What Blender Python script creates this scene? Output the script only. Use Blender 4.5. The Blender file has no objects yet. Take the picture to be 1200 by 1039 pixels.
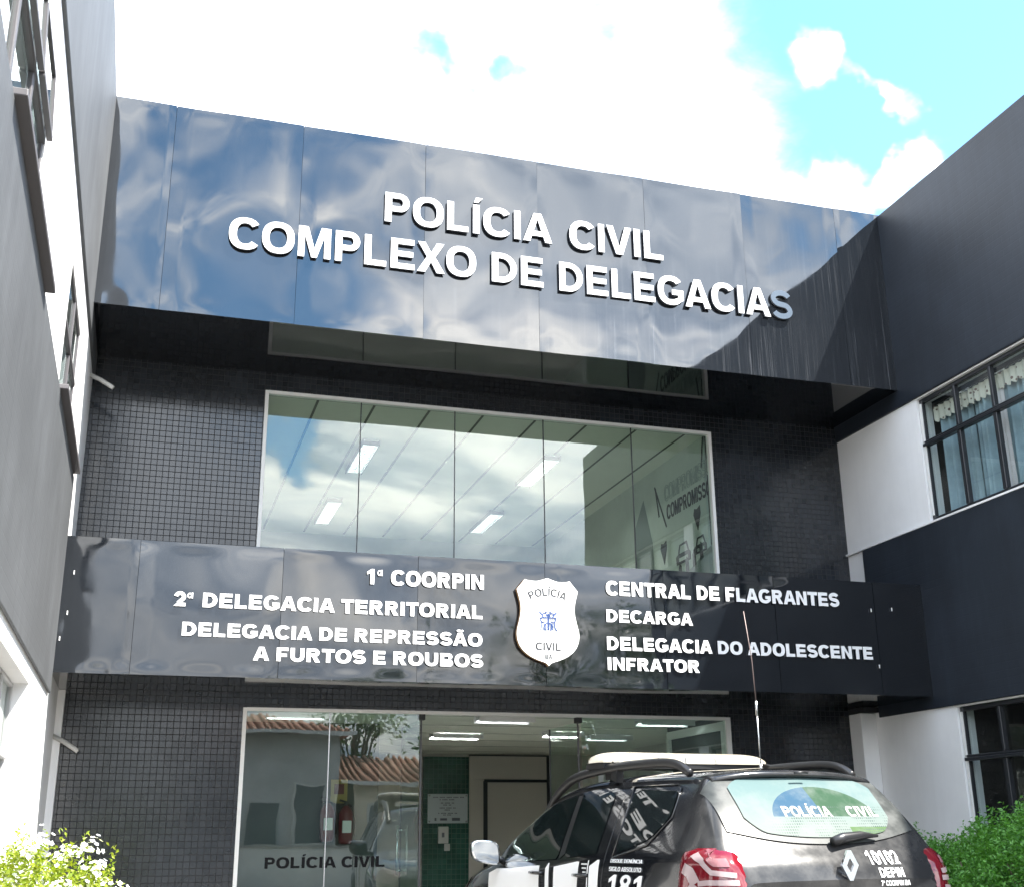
import bpy, bmesh, math, random
import numpy as np
from mathutils import Vector, Matrix, noise as mnoise
from mathutils.geometry import tessellate_polygon

SC = bpy.context.scene
COL = SC.collection
R = math.radians
random.seed(7)

# ------------------------------------------------------------------ camera
cam = bpy.data.cameras.new('camera')
cam.sensor_width = 36.0
cam.lens = 41.885
cam.clip_start = 0.05
cam.clip_end = 3000
cam_ob = bpy.data.objects.new('camera', cam)
COL.objects.link(cam_ob)
_fw = Vector((0.27870293, 0.90807234, 0.31261688))
_rt = Vector((0.95678683, -0.29066014, -0.00869708))
_up = Vector((-0.08296769, -0.30153162, 0.94983949))
_m = Matrix((_rt, _up, -_fw)).transposed().to_4x4()
_m.translation = (0, -12.1, 1.23)
cam_ob.matrix_world = _m
SC.camera = cam_ob

# ------------------------------------------------------------------ light
SUN_DIR = Vector((0.485, -0.38, 1.0)).normalized()
SUN_EL = math.asin(SUN_DIR.z)
SUN_ROT = math.atan2(SUN_DIR.x, SUN_DIR.y)
EXPOSURE = 2.0
SKY = 0.13
sun = bpy.data.lights.new('sun', 'SUN')
sun.energy = 5.0
sun.angle = R(0.53)
sun.color = (1.0, 0.955, 0.88)
sun_ob = bpy.data.objects.new('sun', sun)
COL.objects.link(sun_ob)
sun_ob.rotation_euler = SUN_DIR.to_track_quat('Z', 'Y').to_euler()
sun_ob.location = (10, -10, 30)

SC.view_settings.view_transform = 'Standard'
SC.view_settings.look = 'None'
SC.view_settings.exposure = EXPOSURE
SC.view_settings.gamma = 1.0
SC.view_settings.use_curve_mapping = False
SC.cycles.max_bounces = 10
SC.cycles.glossy_bounces = 6
SC.cycles.transparent_max_bounces = 12
SC.cycles.caustics_reflective = False
SC.cycles.caustics_refractive = False
SC.cycles.sample_clamp_indirect = 6.0


class NT:
    """small helper round a node tree"""
    def __init__(self, tree):
        self.t = tree; self.n = tree.nodes; self.l = tree.links
        self.n.clear()

    def node(self, typ, **kw):
        n = self.n.new(typ)
        for k, v in kw.items(): setattr(n, k, v)
        return n

    def put(self, sock, v):
        if v is None: return
        if hasattr(v, 'is_linked') or isinstance(v, bpy.types.NodeSocket): self.l.new(v, sock)
        else:
            if hasattr(sock.default_value, '__len__') and not hasattr(v, '__len__'):
                v = (v,) * len(sock.default_value)
            elif hasattr(sock.default_value, '__len__') and len(sock.default_value) == 4 and len(v) == 3:
                v = (*v, 1)
            sock.default_value = v

    def math(self, op, a, b=None, c=None, clamp=False):
        n = self.node('ShaderNodeMath', operation=op, use_clamp=clamp)
        self.put(n.inputs[0], a); self.put(n.inputs[1], b)
        if c is not None: self.put(n.inputs[2], c)
        return n.outputs[0]

    def vmath(self, op, a, b=None):
        n = self.node('ShaderNodeVectorMath', operation=op)
        self.put(n.inputs[0], a)
        if b is not None: self.put(n.inputs[1], b)
        return n.outputs['Value'] if op in ('DOT_PRODUCT', 'DISTANCE', 'LENGTH') else n.outputs[0]

    def smooth(self, v, lo, hi, a=0.0, b=1.0):
        n = self.node('ShaderNodeMapRange', interpolation_type='SMOOTHSTEP')
        self.put(n.inputs[0], v)
        for i, x in enumerate((lo, hi, a, b)): self.put(n.inputs[i + 1], x)
        return n.outputs[0]

    def noise(self, vec, scale, detail=3, rough=.5, dist=0.0, dim='3D'):
        n = self.node('ShaderNodeTexNoise', noise_dimensions=dim)
        self.put(n.inputs['Vector'], vec); n.inputs['Scale'].default_value = scale
        n.inputs['Detail'].default_value = detail; n.inputs['Roughness'].default_value = rough
        n.inputs['Distortion'].default_value = dist
        return n.outputs['Fac']

    def mix(self, f, a, b, blend='MIX'):
        n = self.node('ShaderNodeMix', data_type='RGBA', blend_type=blend)
        self.put(n.inputs['Factor'], f); self.put(n.inputs[6], a); self.put(n.inputs[7], b)
        return n.outputs[2]

    def sep(self, v):
        n = self.node('ShaderNodeSeparateXYZ'); self.put(n.inputs[0], v); return n.outputs

    def comb(self, x=0.0, y=0.0, z=0.0):
        n = self.node('ShaderNodeCombineXYZ')
        for i, v in enumerate((x, y, z)): self.put(n.inputs[i], v)
        return n.outputs[0]

    def scale(self, v, s):
        n = self.node('ShaderNodeMapping'); self.put(n.inputs[0], v); n.inputs['Scale'].default_value = s
        return n.outputs[0]

    def bump(self, h, strength, dist, normal=None):
        n = self.node('ShaderNodeBump'); n.inputs['Strength'].default_value = strength
        n.inputs['Distance'].default_value = dist; self.put(n.inputs['Height'], h)
        if normal is not None: self.put(n.inputs['Normal'], normal)
        return n.outputs[0]


# ------------------------------------------------------------------ world
world = bpy.data.worlds.new('World')
SC.world = world
world.use_nodes = True
w = NT(world.node_tree)
gen = w.node('ShaderNodeTexCoord').outputs['Generated']
d = w.vmath('NORMALIZE', gen)
sx, sy, sz = w.sep(d)
sky = w.node('ShaderNodeTexSky', sky_type='NISHITA')
sky.sun_disc = False
sky.sun_elevation = SUN_EL
sky.sun_rotation = SUN_ROT
sky.air_density = 1.0
sky.dust_density = 0.4
sky.ozone_density = 2.2
zc = w.math('ADD', w.math('MAXIMUM', sz, 0.0), 0.12)
pu = w.math('DIVIDE', sx, zc)
pv = w.math('DIVIDE', sy, zc)
P = w.comb(pu, pv, 0.0)
big = w.noise(P, 1.25, 8, .60, .5)
wisp = w.noise(P, 5.5, 6, .62, .3)
dens = w.math('ADD', w.math('MULTIPLY', big, .62), w.math('MULTIPLY', wisp, .38))
# clear air in front, to the right of a ragged edge
s = w.math('ADD', w.math('MULTIPLY', w.math('ADD', pu, -0.565), .716), w.math('MULTIPLY', w.math('ADD', pv, -.93), -.70))
front = w.smooth(sy, 0.0, .35)
edge = w.smooth(s, -.14, .16, .24, -.34)
bias_f = w.math('MULTIPLY', edge, front)
bias_b = w.math('MULTIPLY', w.math('SUBTRACT', 1.0, front), .10)
bias = w.math('ADD', w.math('ADD', bias_f, bias_b), w.math('MULTIPLY', w.math('SUBTRACT', 1.0, front), w.smooth(sz, .42, .24, 0.0, .16)))


wc = w.node('ShaderNodeTexNoise'); w.put(wc.inputs['Vector'], d); wc.inputs['Scale'].default_value = 14; wc.inputs['Detail'].default_value = 4
warp = w.vmath('MULTIPLY', w.vmath('SUBTRACT', wc.outputs['Color'], (.5, .5, .5)), (.13, .13, .13))


def blob(vec, rad, amt):
    v = Vector(vec).normalized()
    dist = w.vmath('DISTANCE', w.vmath('ADD', d, warp), tuple(v))
    return w.smooth(dist, rad * .25, rad, amt, 0.0)


for vec, rad, amt in [((.45, .68, .58), .036, .34), ((.51, .67, .53), .036, .40), ((.485, .68, .55), .028, .33),
                      ((.56, .66, .50), .05, .36), ((.545, .69, .48), .035, .40), ((.50, .72, .475), .05, .3),
                      ((.01, .80, .60), .035, -.17), ((.18, .78, .60), .03, -.22), ((.23, .78, .575), .03, -.17), ((.29, .72, .625), .05, -.17),
                      ((.06, -.875, .48), .22, -.075), ((-.04, -.83, .55), .13, .10), ((.09, -.91, .41), .09, -.09), ((.10, -.945, .305), .045, -.28),
                      ((.33, -.83, .45), .22, .16)]:
    bias = w.math('ADD', bias, blob(vec, rad, amt))
dens = w.math('ADD', dens, bias)
mask_f = w.math('POWER', w.smooth(dens, .43, .80), 1.35)
mask_b = w.smooth(dens, .47, .66)
mask = w.math('ADD', w.math('MULTIPLY', mask_f, front), w.math('MULTIPLY', mask_b, w.math('SUBTRACT', 1.0, front)))
shade = w.noise(w.scale(P, (1.0, 1.4, 1.0)), 1.7, 6, .6, .6)
cloud_v = w.smooth(shade, .30, .72, .50, 1.35)
thin = w.smooth(dens, .46, .80, .9, 1.12)
cloud_c = w.mix(w.smooth(shade, .3, .65), (.70, .86, 1.10), (1.0, .995, .97))
bg_sky = w.node('ShaderNodeBackground')
skyc = w.mix(1.0, sky.outputs[0], (.80, 1.06, 1.10), 'MULTIPLY')
w.put(bg_sky.inputs[0], skyc); bg_sky.inputs[1].default_value = SKY
bg_cl = w.node('ShaderNodeBackground')
w.put(bg_cl.inputs[0], cloud_c)
w.put(bg_cl.inputs[1], w.math('MULTIPLY', w.math('MULTIPLY', cloud_v, w.smooth(sz, .14, .27, .55, 1.0)), w.math('MULTIPLY', thin, 1.18)))
mixs = w.node('ShaderNodeMixShader')
w.put(mixs.inputs[0], mask)
w.l.new(bg_sky.outputs[0], mixs.inputs[1]); w.l.new(bg_cl.outputs[0], mixs.inputs[2])
out = w.node('ShaderNodeOutputWorld')
w.l.new(mixs.outputs[0], out.inputs[0])

# ------------------------------------------------------------------ materials
MATS = {}


def mat(name, base=(.5, .5, .5), rough=.5, metal=0.0, ior=1.5, fn=None, **kw):
    m = bpy.data.materials.new(name); m.use_nodes = True
    t = NT(m.node_tree)
    b = t.node('ShaderNodeBsdfPrincipled')
    o = t.node('ShaderNodeOutputMaterial'); t.l.new(b.outputs[0], o.inputs[0])
    t.put(b.inputs['Base Color'], base); t.put(b.inputs['Roughness'], rough); t.put(b.inputs['Metallic'], metal)
    b.inputs['IOR'].default_value = ior
    for k, v in kw.items(): t.put(b.inputs[k], v)
    if fn: fn(t, b)
    MATS[name] = m
    return m


def obj_co(t): return t.node('ShaderNodeTexCoord').outputs['Object']


def world_co(t): return t.node('ShaderNodeNewGeometry').outputs['Position']


def grime(base, amp=.25, scale=1.2, bump=0.0, bscale=40):
    def fn(t, b):
        co = world_co(t)
        n = t.noise(co, scale, 6, .62)
        n2 = t.noise(co, scale * 9, 4, .6)
        f = t.math('ADD', t.math('MULTIPLY', n, .7), t.math('MULTIPLY', n2, .3))
        v = t.smooth(f, .3, .7, 1 - amp, 1 + amp * .4)
        t.put(b.inputs['Base Color'], t.mix(1.0, base, t.comb(v, v, v), 'MULTIPLY'))
        if bump: t.put(b.inputs['Normal'], t.bump(t.noise(co, bscale, 4, .6), bump, .01))
    return fn


def acm_fn(streaks):
    def fn(t, b):
        co = world_co(t); x, y, z = t.sep(co)
        dust = t.smooth(t.noise(co, 1.3, 6, .65), .42, .8, 0.0, .010)
        fac = dust
        if streaks:
            st = t.noise(t.comb(t.math('MULTIPLY', x, 15.0), 0.0, t.math('MULTIPLY', z, .30)), 1.0, 4, .7)
            st = t.smooth(st, .56, .74)
            fine = t.noise(t.comb(t.math('MULTIPLY', x, 60.0), 0.0, t.math('MULTIPLY', z, .6)), 1.0, 3, .6)
            st = t.math('ADD', t.math('MULTIPLY', st, .75), t.math('MULTIPLY', t.smooth(fine, .5, .8), .35))
            zone = t.math('MULTIPLY', t.smooth(x, 1.6, 4.6), t.smooth(z, 7.6, 6.4))
            zone2 = t.math('MULTIPLY', t.smooth(x, 5.6, 6.6), t.smooth(z, 8.2, 7.2))
            zone = t.math('MAXIMUM', zone, t.math('MULTIPLY', zone2, .8))
            fac = t.math('ADD', dust, t.math('MULTIPLY', t.math('MULTIPLY', st, zone), .20))
            fac = t.math('ADD', fac, t.math('MULTIPLY', zone, .006))
        t.put(b.inputs['Base Color'], t.mix(fac, (.006, .008, .011), (.55, .57, .60)))
        t.put(b.inputs['Roughness'], t.smooth(t.noise(co, 3.0, 4, .6), .3, .75, .02, .07))
    return fn


mat('gloss_black_panel', ior=2.05, fn=acm_fn(True))
mat('gloss_black_sheet', ior=1.82, fn=acm_fn(False))
mat('soffit_black', ior=1.32, fn=acm_fn(False))
mat('joint_black', (.008, .008, .009), .6)
mat('dull_black', (.012, .013, .015), .55, fn=grime((.014, .015, .017), .3))


def tile_fn(size, c1, c2, mortar, tilt=.5):
    def fn(t, b):
        co = world_co(t); x, y, z = t.sep(co)
        br = t.node('ShaderNodeTexBrick', offset=0.0, squash=1.0)
        t.put(br.inputs['Vector'], t.comb(x, z, 0.0))
        br.inputs['Scale'].default_value = 1.0
        br.inputs['Brick Width'].default_value = size; br.inputs['Row Height'].default_value = size
        br.inputs['Mortar Size'].default_value = size * .06; br.inputs['Mortar Smooth'].default_value = .55
        t.put(br.inputs['Color1'], c1); t.put(br.inputs['Color2'], c2); t.put(br.inputs['Mortar'], mortar)
        grn = t.noise(co, 1.1, 5, .6)
        v = t.smooth(grn, .3, .7, .65, 1.3)
        t.put(b.inputs['Base Color'], t.mix(1.0, br.outputs['Color'], t.comb(v, v, v), 'MULTIPLY'))
        t.put(b.inputs['Roughness'], t.math('ADD', t.math('MULTIPLY', br.outputs['Fac'], .6), .16))
        # every tile sits at a slightly different tilt
        ix = t.math('FLOOR', t.math('DIVIDE', x, size)); iz = t.math('FLOOR', t.math('DIVIDE', z, size))
        wn = t.node('ShaderNodeTexWhiteNoise', noise_dimensions='2D'); t.put(wn.inputs['Vector'], t.comb(ix, iz, 0.0))
        r1, r2, r3 = t.sep(wn.outputs['Color'])
        fx = t.math('SUBTRACT', t.math('FRACT', t.math('DIVIDE', x, size)), .5)
        fz = t.math('SUBTRACT', t.math('FRACT', t.math('DIVIDE', z, size)), .5)
        h = t.math('ADD', t.math('MULTIPLY', fx, t.math('SUBTRACT', r1, .5)), t.math('MULTIPLY', fz, t.math('SUBTRACT', r2, .5)))
        h = t.math('ADD', t.math('MULTIPLY', h, tilt), t.math('MULTIPLY', br.outputs['Fac'], -1.0))
        t.put(b.inputs['Normal'], t.bump(h, .8, .003))
    return fn


mat('black_mosaic', ior=1.6, fn=tile_fn(.0605, (.011, .0145, .019), (.021, .025, .031), (.004, .004, .005), .28))
mat('green_mosaic', ior=1.6, fn=tile_fn(.075, (.018, .072, .052), (.032, .105, .078), (.07, .12, .10)))


def clad_fn(base, horiz):
    def fn(t, b):
        co = world_co(t); x, y, z = t.sep(co)
        br = t.node('ShaderNodeTexBrick', offset=.5)
        t.put(br.inputs['Vector'], t.comb(t.math('ADD', y, t.math('MULTIPLY', x, 1.0)), z, 0.0) if horiz else t.comb(z, y, 0.0))
        br.inputs['Scale'].default_value = 1.0
        br.inputs['Brick Width'].default_value = .24; br.inputs['Row Height'].default_value = .075
        br.inputs['Mortar Size'].default_value = .006; br.inputs['Mortar Smooth'].default_value = .4
        h = t.math('ADD', t.math('MULTIPLY', br.outputs['Fac'], -1.0), t.math('MULTIPLY', t.noise(co, 25, 4, .6), .5))
        t.put(b.inputs['Normal'], t.bump(h, .16, .004))
        n = t.noise(co, .8, 7, .65); v = t.smooth(n, .3, .7, .8, 1.2)
        st = t.noise(t.comb(t.math('MULTIPLY', y, 7.0), t.math('MULTIPLY', x, 7.0), t.math('MULTIPLY', z, .4)), 1.0, 4, .65)
        v2 = t.smooth(st, .40, .78, .97, 1.18)
        v = t.math('MULTIPLY', v, v2)
        t.put(b.inputs['Base Color'], t.mix(1.0, base, t.comb(v, v, v), 'MULTIPLY'))
    return fn


mat('dark_paint', rough=.5, fn=clad_fn((.0165, .0215, .030), True), **{'Specular IOR Level': .28})
mat('sunlit_grey_paint', rough=.62, fn=clad_fn((.068, .072, .077), True))  # lighter copy of dark_paint, the left wing's sunlight put into its colour


def white_fn(t, b):
    co = world_co(t); x, y, z = t.sep(co)
    n = t.noise(co, .9, 6, .6); v = t.smooth(n, .25, .75, .90, 1.03)
    st = t.noise(t.comb(t.math('MULTIPLY', y, 9.0), t.math('MULTIPLY', x, 9.0), t.math('MULTIPLY', z, .5)), 1.0, 5, .7)
    v = t.math('MULTIPLY', v, t.smooth(st, .45, .85, 1.0, .95))
    t.put(b.inputs['Base Color'], t.mix(1.0, (.80, .80, .80), t.comb(v, v, v), 'MULTIPLY'))
    t.put(b.inputs['Normal'], t.bump(t.noise(co, 55, 4, .6), .15, .004))


mat('white_paint', rough=.6, fn=white_fn)
mat('white_letter', (.84, .84, .84), .35, fn=grime((.85, .85, .85), .08, 2.0))
mat('shaded_letter', (.10, .13, .17), .25)  # shade on the last white letter, put into its face colour
mat('letter_side', (.10, .105, .12), .5)
mat('vinyl_white', (.82, .82, .82), .4)
mat('badge_white', (.84, .84, .82), .3)
mat('badge_rim', (.34, .20, .10), .5)
mat('badge_blue', (.02, .06, .22), .5)
mat('badge_grey', (.025, .025, .03), .5)
mat('frame_white', (.74, .74, .72), .45)
mat('frame_black', (.016, .018, .022), .35)
mat('frame_grey', (.085, .08, .085), .5)
mat('frame_alu', (.42, .42, .42), .4)
mat('steel', (.55, .56, .57), .25, 1.0)
mat('ceiling', rough=.8, fn=grime((.78, .80, .70), .06))
mat('ceiling_groove', (.10, .11, .09), .8)
mat('hall_wall', rough=.7, fn=grime((.58, .56, .52), .1))
mat('hall_dark', rough=.7, fn=grime((.055, .07, .066), .15))
mat('mural_wall', rough=.6, fn=grime((.56, .60, .56), .12))
mat('mural_grey', (.24, .27, .27), .6)
mat('mural_dark', (.02, .022, .024), .6)
mat('mural_pale', (.34, .38, .36), .6)
mat('hall_floor', rough=.3, fn=grime((.52, .50, .47), .12))
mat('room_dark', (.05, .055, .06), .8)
mat('door_beige', (.52, .49, .44), .5)
mat('fixture', (.6, .6, .6), .4)
mat('fixture_grey', (.05, .05, .05), .6)
mat('unlit_tube', (.50, .56, .62), .3)
mat('lamp_soft', (.8, .8, .8), .4, **{'Emission Color': (.97, 1.0, .95, 1), 'Emission Strength': 30.0})
mat('lamp_mild', (.8, .8, .8), .4, **{'Emission Color': (.93, .98, 1.0, 1), 'Emission Strength': 9.0})
mat('lamp_lit', (.8, .8, .8), .4, **{'Emission Color': (.97, 1.0, .95, 1), 'Emission Strength': 75.0})
mat('plaque_metal', (.55, .60, .62), .35, .3)
mat('plaque_ink', (.12, .13, .16), .5)
mat('red_paint', (.13, .012, .016), .4)
mat('yellow_sign', (.40, .30, .09), .5)
mat('plastic_white', (.72, .72, .70), .4)
mat('plastic_black', (.012, .012, .013), .45)
mat('vinyl_black', (.004, .004, .005), .6, **{'Specular IOR Level': .15})
mat('pipe_white', (.55, .54, .51), .5)
mat('metal_pipe', (.28, .28, .30), .45, .5)


def curtain_fn(t, b):
    co = world_co(t)
    v = t.smooth(t.noise(co, 6, 4, .6), .3, .7, .88, 1.1)
    t.put(b.inputs['Base Color'], t.mix(1.0, (.29, .37, .42), t.comb(v, v, v), 'MULTIPLY'))


mat('curtain_blue', rough=.85, fn=curtain_fn)


def valance_fn(t, b):
    co = world_co(t)
    vo = t.node('ShaderNodeTexVoronoi'); t.put(vo.inputs['Vector'], co); vo.inputs['Scale'].default_value = 17
    f = t.smooth(vo.outputs['Distance'], .22, .34)
    t.put(b.inputs['Base Color'], t.mix(f, (.16, .10, .09), (.62, .58, .50)))


mat('valance_print', rough=.85, fn=valance_fn)
mat('curtain_pink', (.60, .54, .56), .8)


def glass_mat(name, tint, ior=1.9, rough=0.0, wob=0.0):
    m = bpy.data.materials.new(name); m.use_nodes = True
    t = NT(m.node_tree)
    o = t.node('ShaderNodeOutputMaterial')
    tr = t.node('ShaderNodeBsdfTransparent'); t.put(tr.inputs[0], tint)
    gl = t.node('ShaderNodeBsdfAnisotropic') if False else t.node('ShaderNodeBsdfGlossy')
    t.put(gl.inputs[0], (.95, 1.0, .98)); gl.inputs['Roughness'].default_value = rough
    fr = t.node('ShaderNodeFresnel'); fr.inputs[0].default_value = ior
    if wob:
        co = world_co(t)
        nb = t.bump(t.noise(co, 1.1, 2, .5), wob, .02)
        t.put(gl.inputs['Normal'], nb)
    mx = t.node('ShaderNodeMixShader')
    # one sheet stands for the two faces of a pane; back faces use the inverse index
    geo = t.node('ShaderNodeNewGeometry')
    iorv = t.math('ADD', t.math('MULTIPLY', geo.outputs['Backfacing'], 1.0 / ior - ior), ior)
    t.l.new(iorv, fr.inputs[0])
    dirt = t.node('ShaderNodeBsdfDiffuse'); t.put(dirt.inputs[0], (.5, .5, .48))
    t.l.new(fr.outputs[0], mx.inputs[0]); t.l.new(tr.outputs[0], mx.inputs[1]); t.l.new(gl.outputs[0], mx.inputs[2])
    mx2 = t.node('ShaderNodeMixShader')
    t.put(mx2.inputs[0], t.smooth(t.noise(world_co(t), 2.5, 6, .7), .45, .85, .004, .05))
    t.l.new(mx.outputs[0], mx2.inputs[1]); t.l.new(dirt.outputs[0], mx2.inputs[2])
    t.l.new(mx2.outputs[0], o.inputs[0])
    MATS[name] = m


glass_mat('shop_glass', (.74, .87, .80), 2.15, 0.0, .05)
glass_mat('door_glass', (.70, .84, .78), 2.0, 0.0, .12)
glass_mat('window_glass', (.80, .88, .88), 1.65, 0.0, .12)


def paving_fn(t, b):
    co = world_co(t); x, y, z = t.sep(co)
    br = t.node('ShaderNodeTexBrick', offset=.5)
    t.put(br.inputs['Vector'], t.comb(x, y, 0.0)); br.inputs['Scale'].default_value = 1.0
    br.inputs['Brick Width'].default_value = .2; br.inputs['Row Height'].default_value = .1
    br.inputs['Mortar Size'].default_value = .005
    t.put(br.inputs['Color1'], (.17, .163, .152)); t.put(br.inputs['Color2'], (.22, .212, .20)); t.put(br.inputs['Mortar'], (.12, .11, .10))
    v = t.smooth(t.noise(co, .6, 6, .65), .3, .7, .75, 1.15)
    t.put(b.inputs['Base Color'], t.mix(1.0, br.outputs['Color'], t.comb(v, v, v), 'MULTIPLY'))
    t.put(b.inputs['Normal'], t.bump(t.math('MULTIPLY', br.outputs['Fac'], -1.0), .5, .004))


mat('paving', rough=.8, fn=paving_fn)
mat('asphalt', rough=.85, fn=grime((.055, .055, .058), .3, .7, .4, 90))
mat('earth', rough=.9, fn=grime((.16, .13, .09), .3, .2))
mat('kerb_stone', rough=.8, fn=grime((.34, .33, .31), .2))
mat('road_paint', (.72, .70, .66), .7)
mat('hill_green', rough=.9, fn=grime((.05, .085, .04), .5, .05))


def leaf_mat(name, c1, c2, trans=.35):
    m = bpy.data.materials.new(name); m.use_nodes = True
    t = NT(m.node_tree)
    g = t.node('ShaderNodeNewGeometry')
    f = g.outputs['Random Per Island']
    col = t.mix(f, c1, c2)
    b = t.node('ShaderNodeBsdfPrincipled'); t.put(b.inputs['Base Color'], col); b.inputs['Roughness'].default_value = .42
    tl = t.node('ShaderNodeBsdfTranslucent')
    t.put(tl.inputs[0], t.mix(1.0, col, (1.5, 1.5, .55), 'MULTIPLY'))
    mx = t.node('ShaderNodeMixShader'); mx.inputs[0].default_value = trans
    t.l.new(b.outputs[0], mx.inputs[1]); t.l.new(tl.outputs[0], mx.inputs[2])
    o = t.node('ShaderNodeOutputMaterial'); t.l.new(mx.outputs[0], o.inputs[0])
    MATS[name] = m


leaf_mat('leaf_lime', (.13, .20, .012), (.28, .32, .03), .4)
leaf_mat('leaf_green', (.06, .19, .03), (.12, .32, .05), .3)
leaf_mat('leaf_tree', (.025, .06, .015), (.07, .12, .03), .3)
leaf_mat('petal', (.74, .76, .86), (.82, .84, .88), .3)
mat('bark', rough=.9, fn=grime((.12, .09, .065), .3, 6, .4, 30))
mat('terracotta', rough=.8, fn=grime((.30, .145, .095), .35, 2.0, .3, 14))
mat('house_cream', rough=.75, fn=grime((.76, .67, .52), .15))
mat('house_white', rough=.75, fn=grime((.62, .61, .58), .15))
mat('house_grey', rough=.75, fn=grime((.50, .50, .49), .2))
mat('shutter', (.10, .11, .12), .5)


def paint_fn(t, b):
    co = obj_co(t); x, y, z = t.sep(co)
    n = t.noise(co, 6, 7, .68); n2 = t.noise(co, 1.6, 4, .6)
    rear = t.smooth(y, .75, .15)
    f = t.math('MULTIPLY', t.math('ADD', t.smooth(n, .40, .72, .25, 1.0), t.math('MULTIPLY', n2, .4)), t.math('ADD', t.math('MULTIPLY', rear, .055), .008))
    t.put(b.inputs['Base Color'], t.mix(f, (.005, .006, .008), (.55, .53, .50)))
    t.put(b.inputs['Roughness'], t.math('ADD', t.math('MULTIPLY', rear, t.smooth(n, .3, .7, .13, .19)), .06))
    t.put(b.inputs['Coat Weight'], t.math('SUBTRACT', .6, t.math('MULTIPLY', rear, .55)))


mat('car_paint', ior=1.42, fn=paint_fn, **{'Coat Weight': .6, 'Coat Roughness': .03})
mat('car_glass', (.006, .010, .010), .02, ior=1.62)
mat('car_trim', (.012, .012, .013), .35)


def rear_glass_fn(t, b):
    co = obj_co(t)
    n = t.noise(co, 9, 6, .7)
    t.put(b.inputs['Base Color'], t.mix(t.smooth(n, .3, .75, .12, .34), (.01, .012, .012), (.15, .16, .155)))
    t.put(b.inputs['Roughness'], t.smooth(n, .3, .7, .32, .48))


mat('rear_glass', ior=1.3, fn=rear_glass_fn)


def sticker_fn(t, b):
    co = obj_co(t); x, y, z = t.sep(co)
    # printed scene: a dome, blue on the left and green on the right, above rows of white lettering
    dx = t.math('DIVIDE', t.math('ADD', x, -.06), .38); dz = t.math('DIVIDE', t.math('ADD', z, -1.31), .19)
    rr = t.math('ADD', t.math('MULTIPLY', dx, dx), t.math('MULTIPLY', dz, dz))
    dome = t.math('MULTIPLY', t.math('LESS_THAN', rr, 1.0), t.math('GREATER_THAN', z, 1.325))
    right = t.math('GREATER_THAN', t.math('SUBTRACT', x, t.math('MULTIPLY', z, -.2)), .30)
    colour = t.mix(right, (.010, .045, .085), (.012, .042, .020))
    sky_c = t.mix(t.smooth(z, 1.2, 1.5), (.115, .135, .122), (.068, .11, .112))
    fld = t.math('MULTIPLY', t.math('LESS_THAN', z, 1.265), t.math('GREATER_THAN', x, .18))
    sky_c = t.mix(fld, sky_c, (.045, .085, .03))
    c = t.mix(dome, sky_c, colour)
    hx = t.math('SUBTRACT', t.math('FRACT', t.math('MULTIPLY', x, 62.0)), .5)
    hz = t.math('SUBTRACT', t.math('FRACT', t.math('MULTIPLY', z, 62.0)), .5)
    hole = t.math('LESS_THAN', t.math('ADD', t.math('MULTIPLY', hx, hx), t.math('MULTIPLY', hz, hz)), .085)
    band = t.math('MULTIPLY', t.math('LESS_THAN', z, 1.385), t.smooth(x, -.40, -.20))
    band = t.math('MULTIPLY', band, t.smooth(x, .60, .45))
    n = t.noise(co, 7, 4, .6)
    hole = t.math('MULTIPLY', t.math('MULTIPLY', hole, band), t.smooth(n, .42, .55))
    c = t.mix(hole, c, (.03, .05, .045))
    c = t.mix(t.smooth(t.noise(co, 4.5, 5, .65), .40, .72, .03, .40), c, (.15, .165, .155))
    t.put(b.inputs['Base Color'], c)


mat('window_film', rough=.5, ior=1.3, fn=sticker_fn, **{'Specular IOR Level': .12})
mat('lens_red', (.13, .006, .012), .08, **{'Coat Weight': .5})
mat('lens_clear', (.34, .26, .26), .10)
mat('lens_pink', (.22, .10, .11), .10)
mat('chrome', (.80, .81, .82), .12, 1.0)
mat('bar_lens', (.38, .345, .275), .15, **{'Coat Weight': .5})
mat('mirror_face', (.75, .77, .78), .03, 1.0)
mat('tyre', (.02, .02, .02), .85)
mat('rim', (.30, .31, .32), .35, .9)
mat('plate_white', (.75, .75, .76), .4)
mat('plate_ink', (.03, .04, .10), .4)
mat('film_white', (.20, .21, .20), .5)
mat('decal_white', (.80, .80, .80), .35)
mat('antenna_copper', (.20, .15, .14), .5, .3)


# ------------------------------------------------------------------ mesh helpers
ORG = {}


def empty(name, loc=(0, 0, 0), rz=0.0):
    o = bpy.data.objects.new(name, None); COL.objects.link(o)
    o.location = loc; o.rotation_euler = (0, 0, rz); o.empty_display_size = .2
    ORG[o.name] = Vector(loc)
    return o


def tag(o, label=None, cat=None, group=None, kind=None):
    for k, v in (('label', label), ('category', cat), ('group', group), ('kind', kind)):
        if v: o[k] = v
    return o


def thing(name, label, cat, loc=(0, 0, 0), rz=0.0, group=None):
    return tag(empty(name, loc, rz), label, cat, group)


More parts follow.
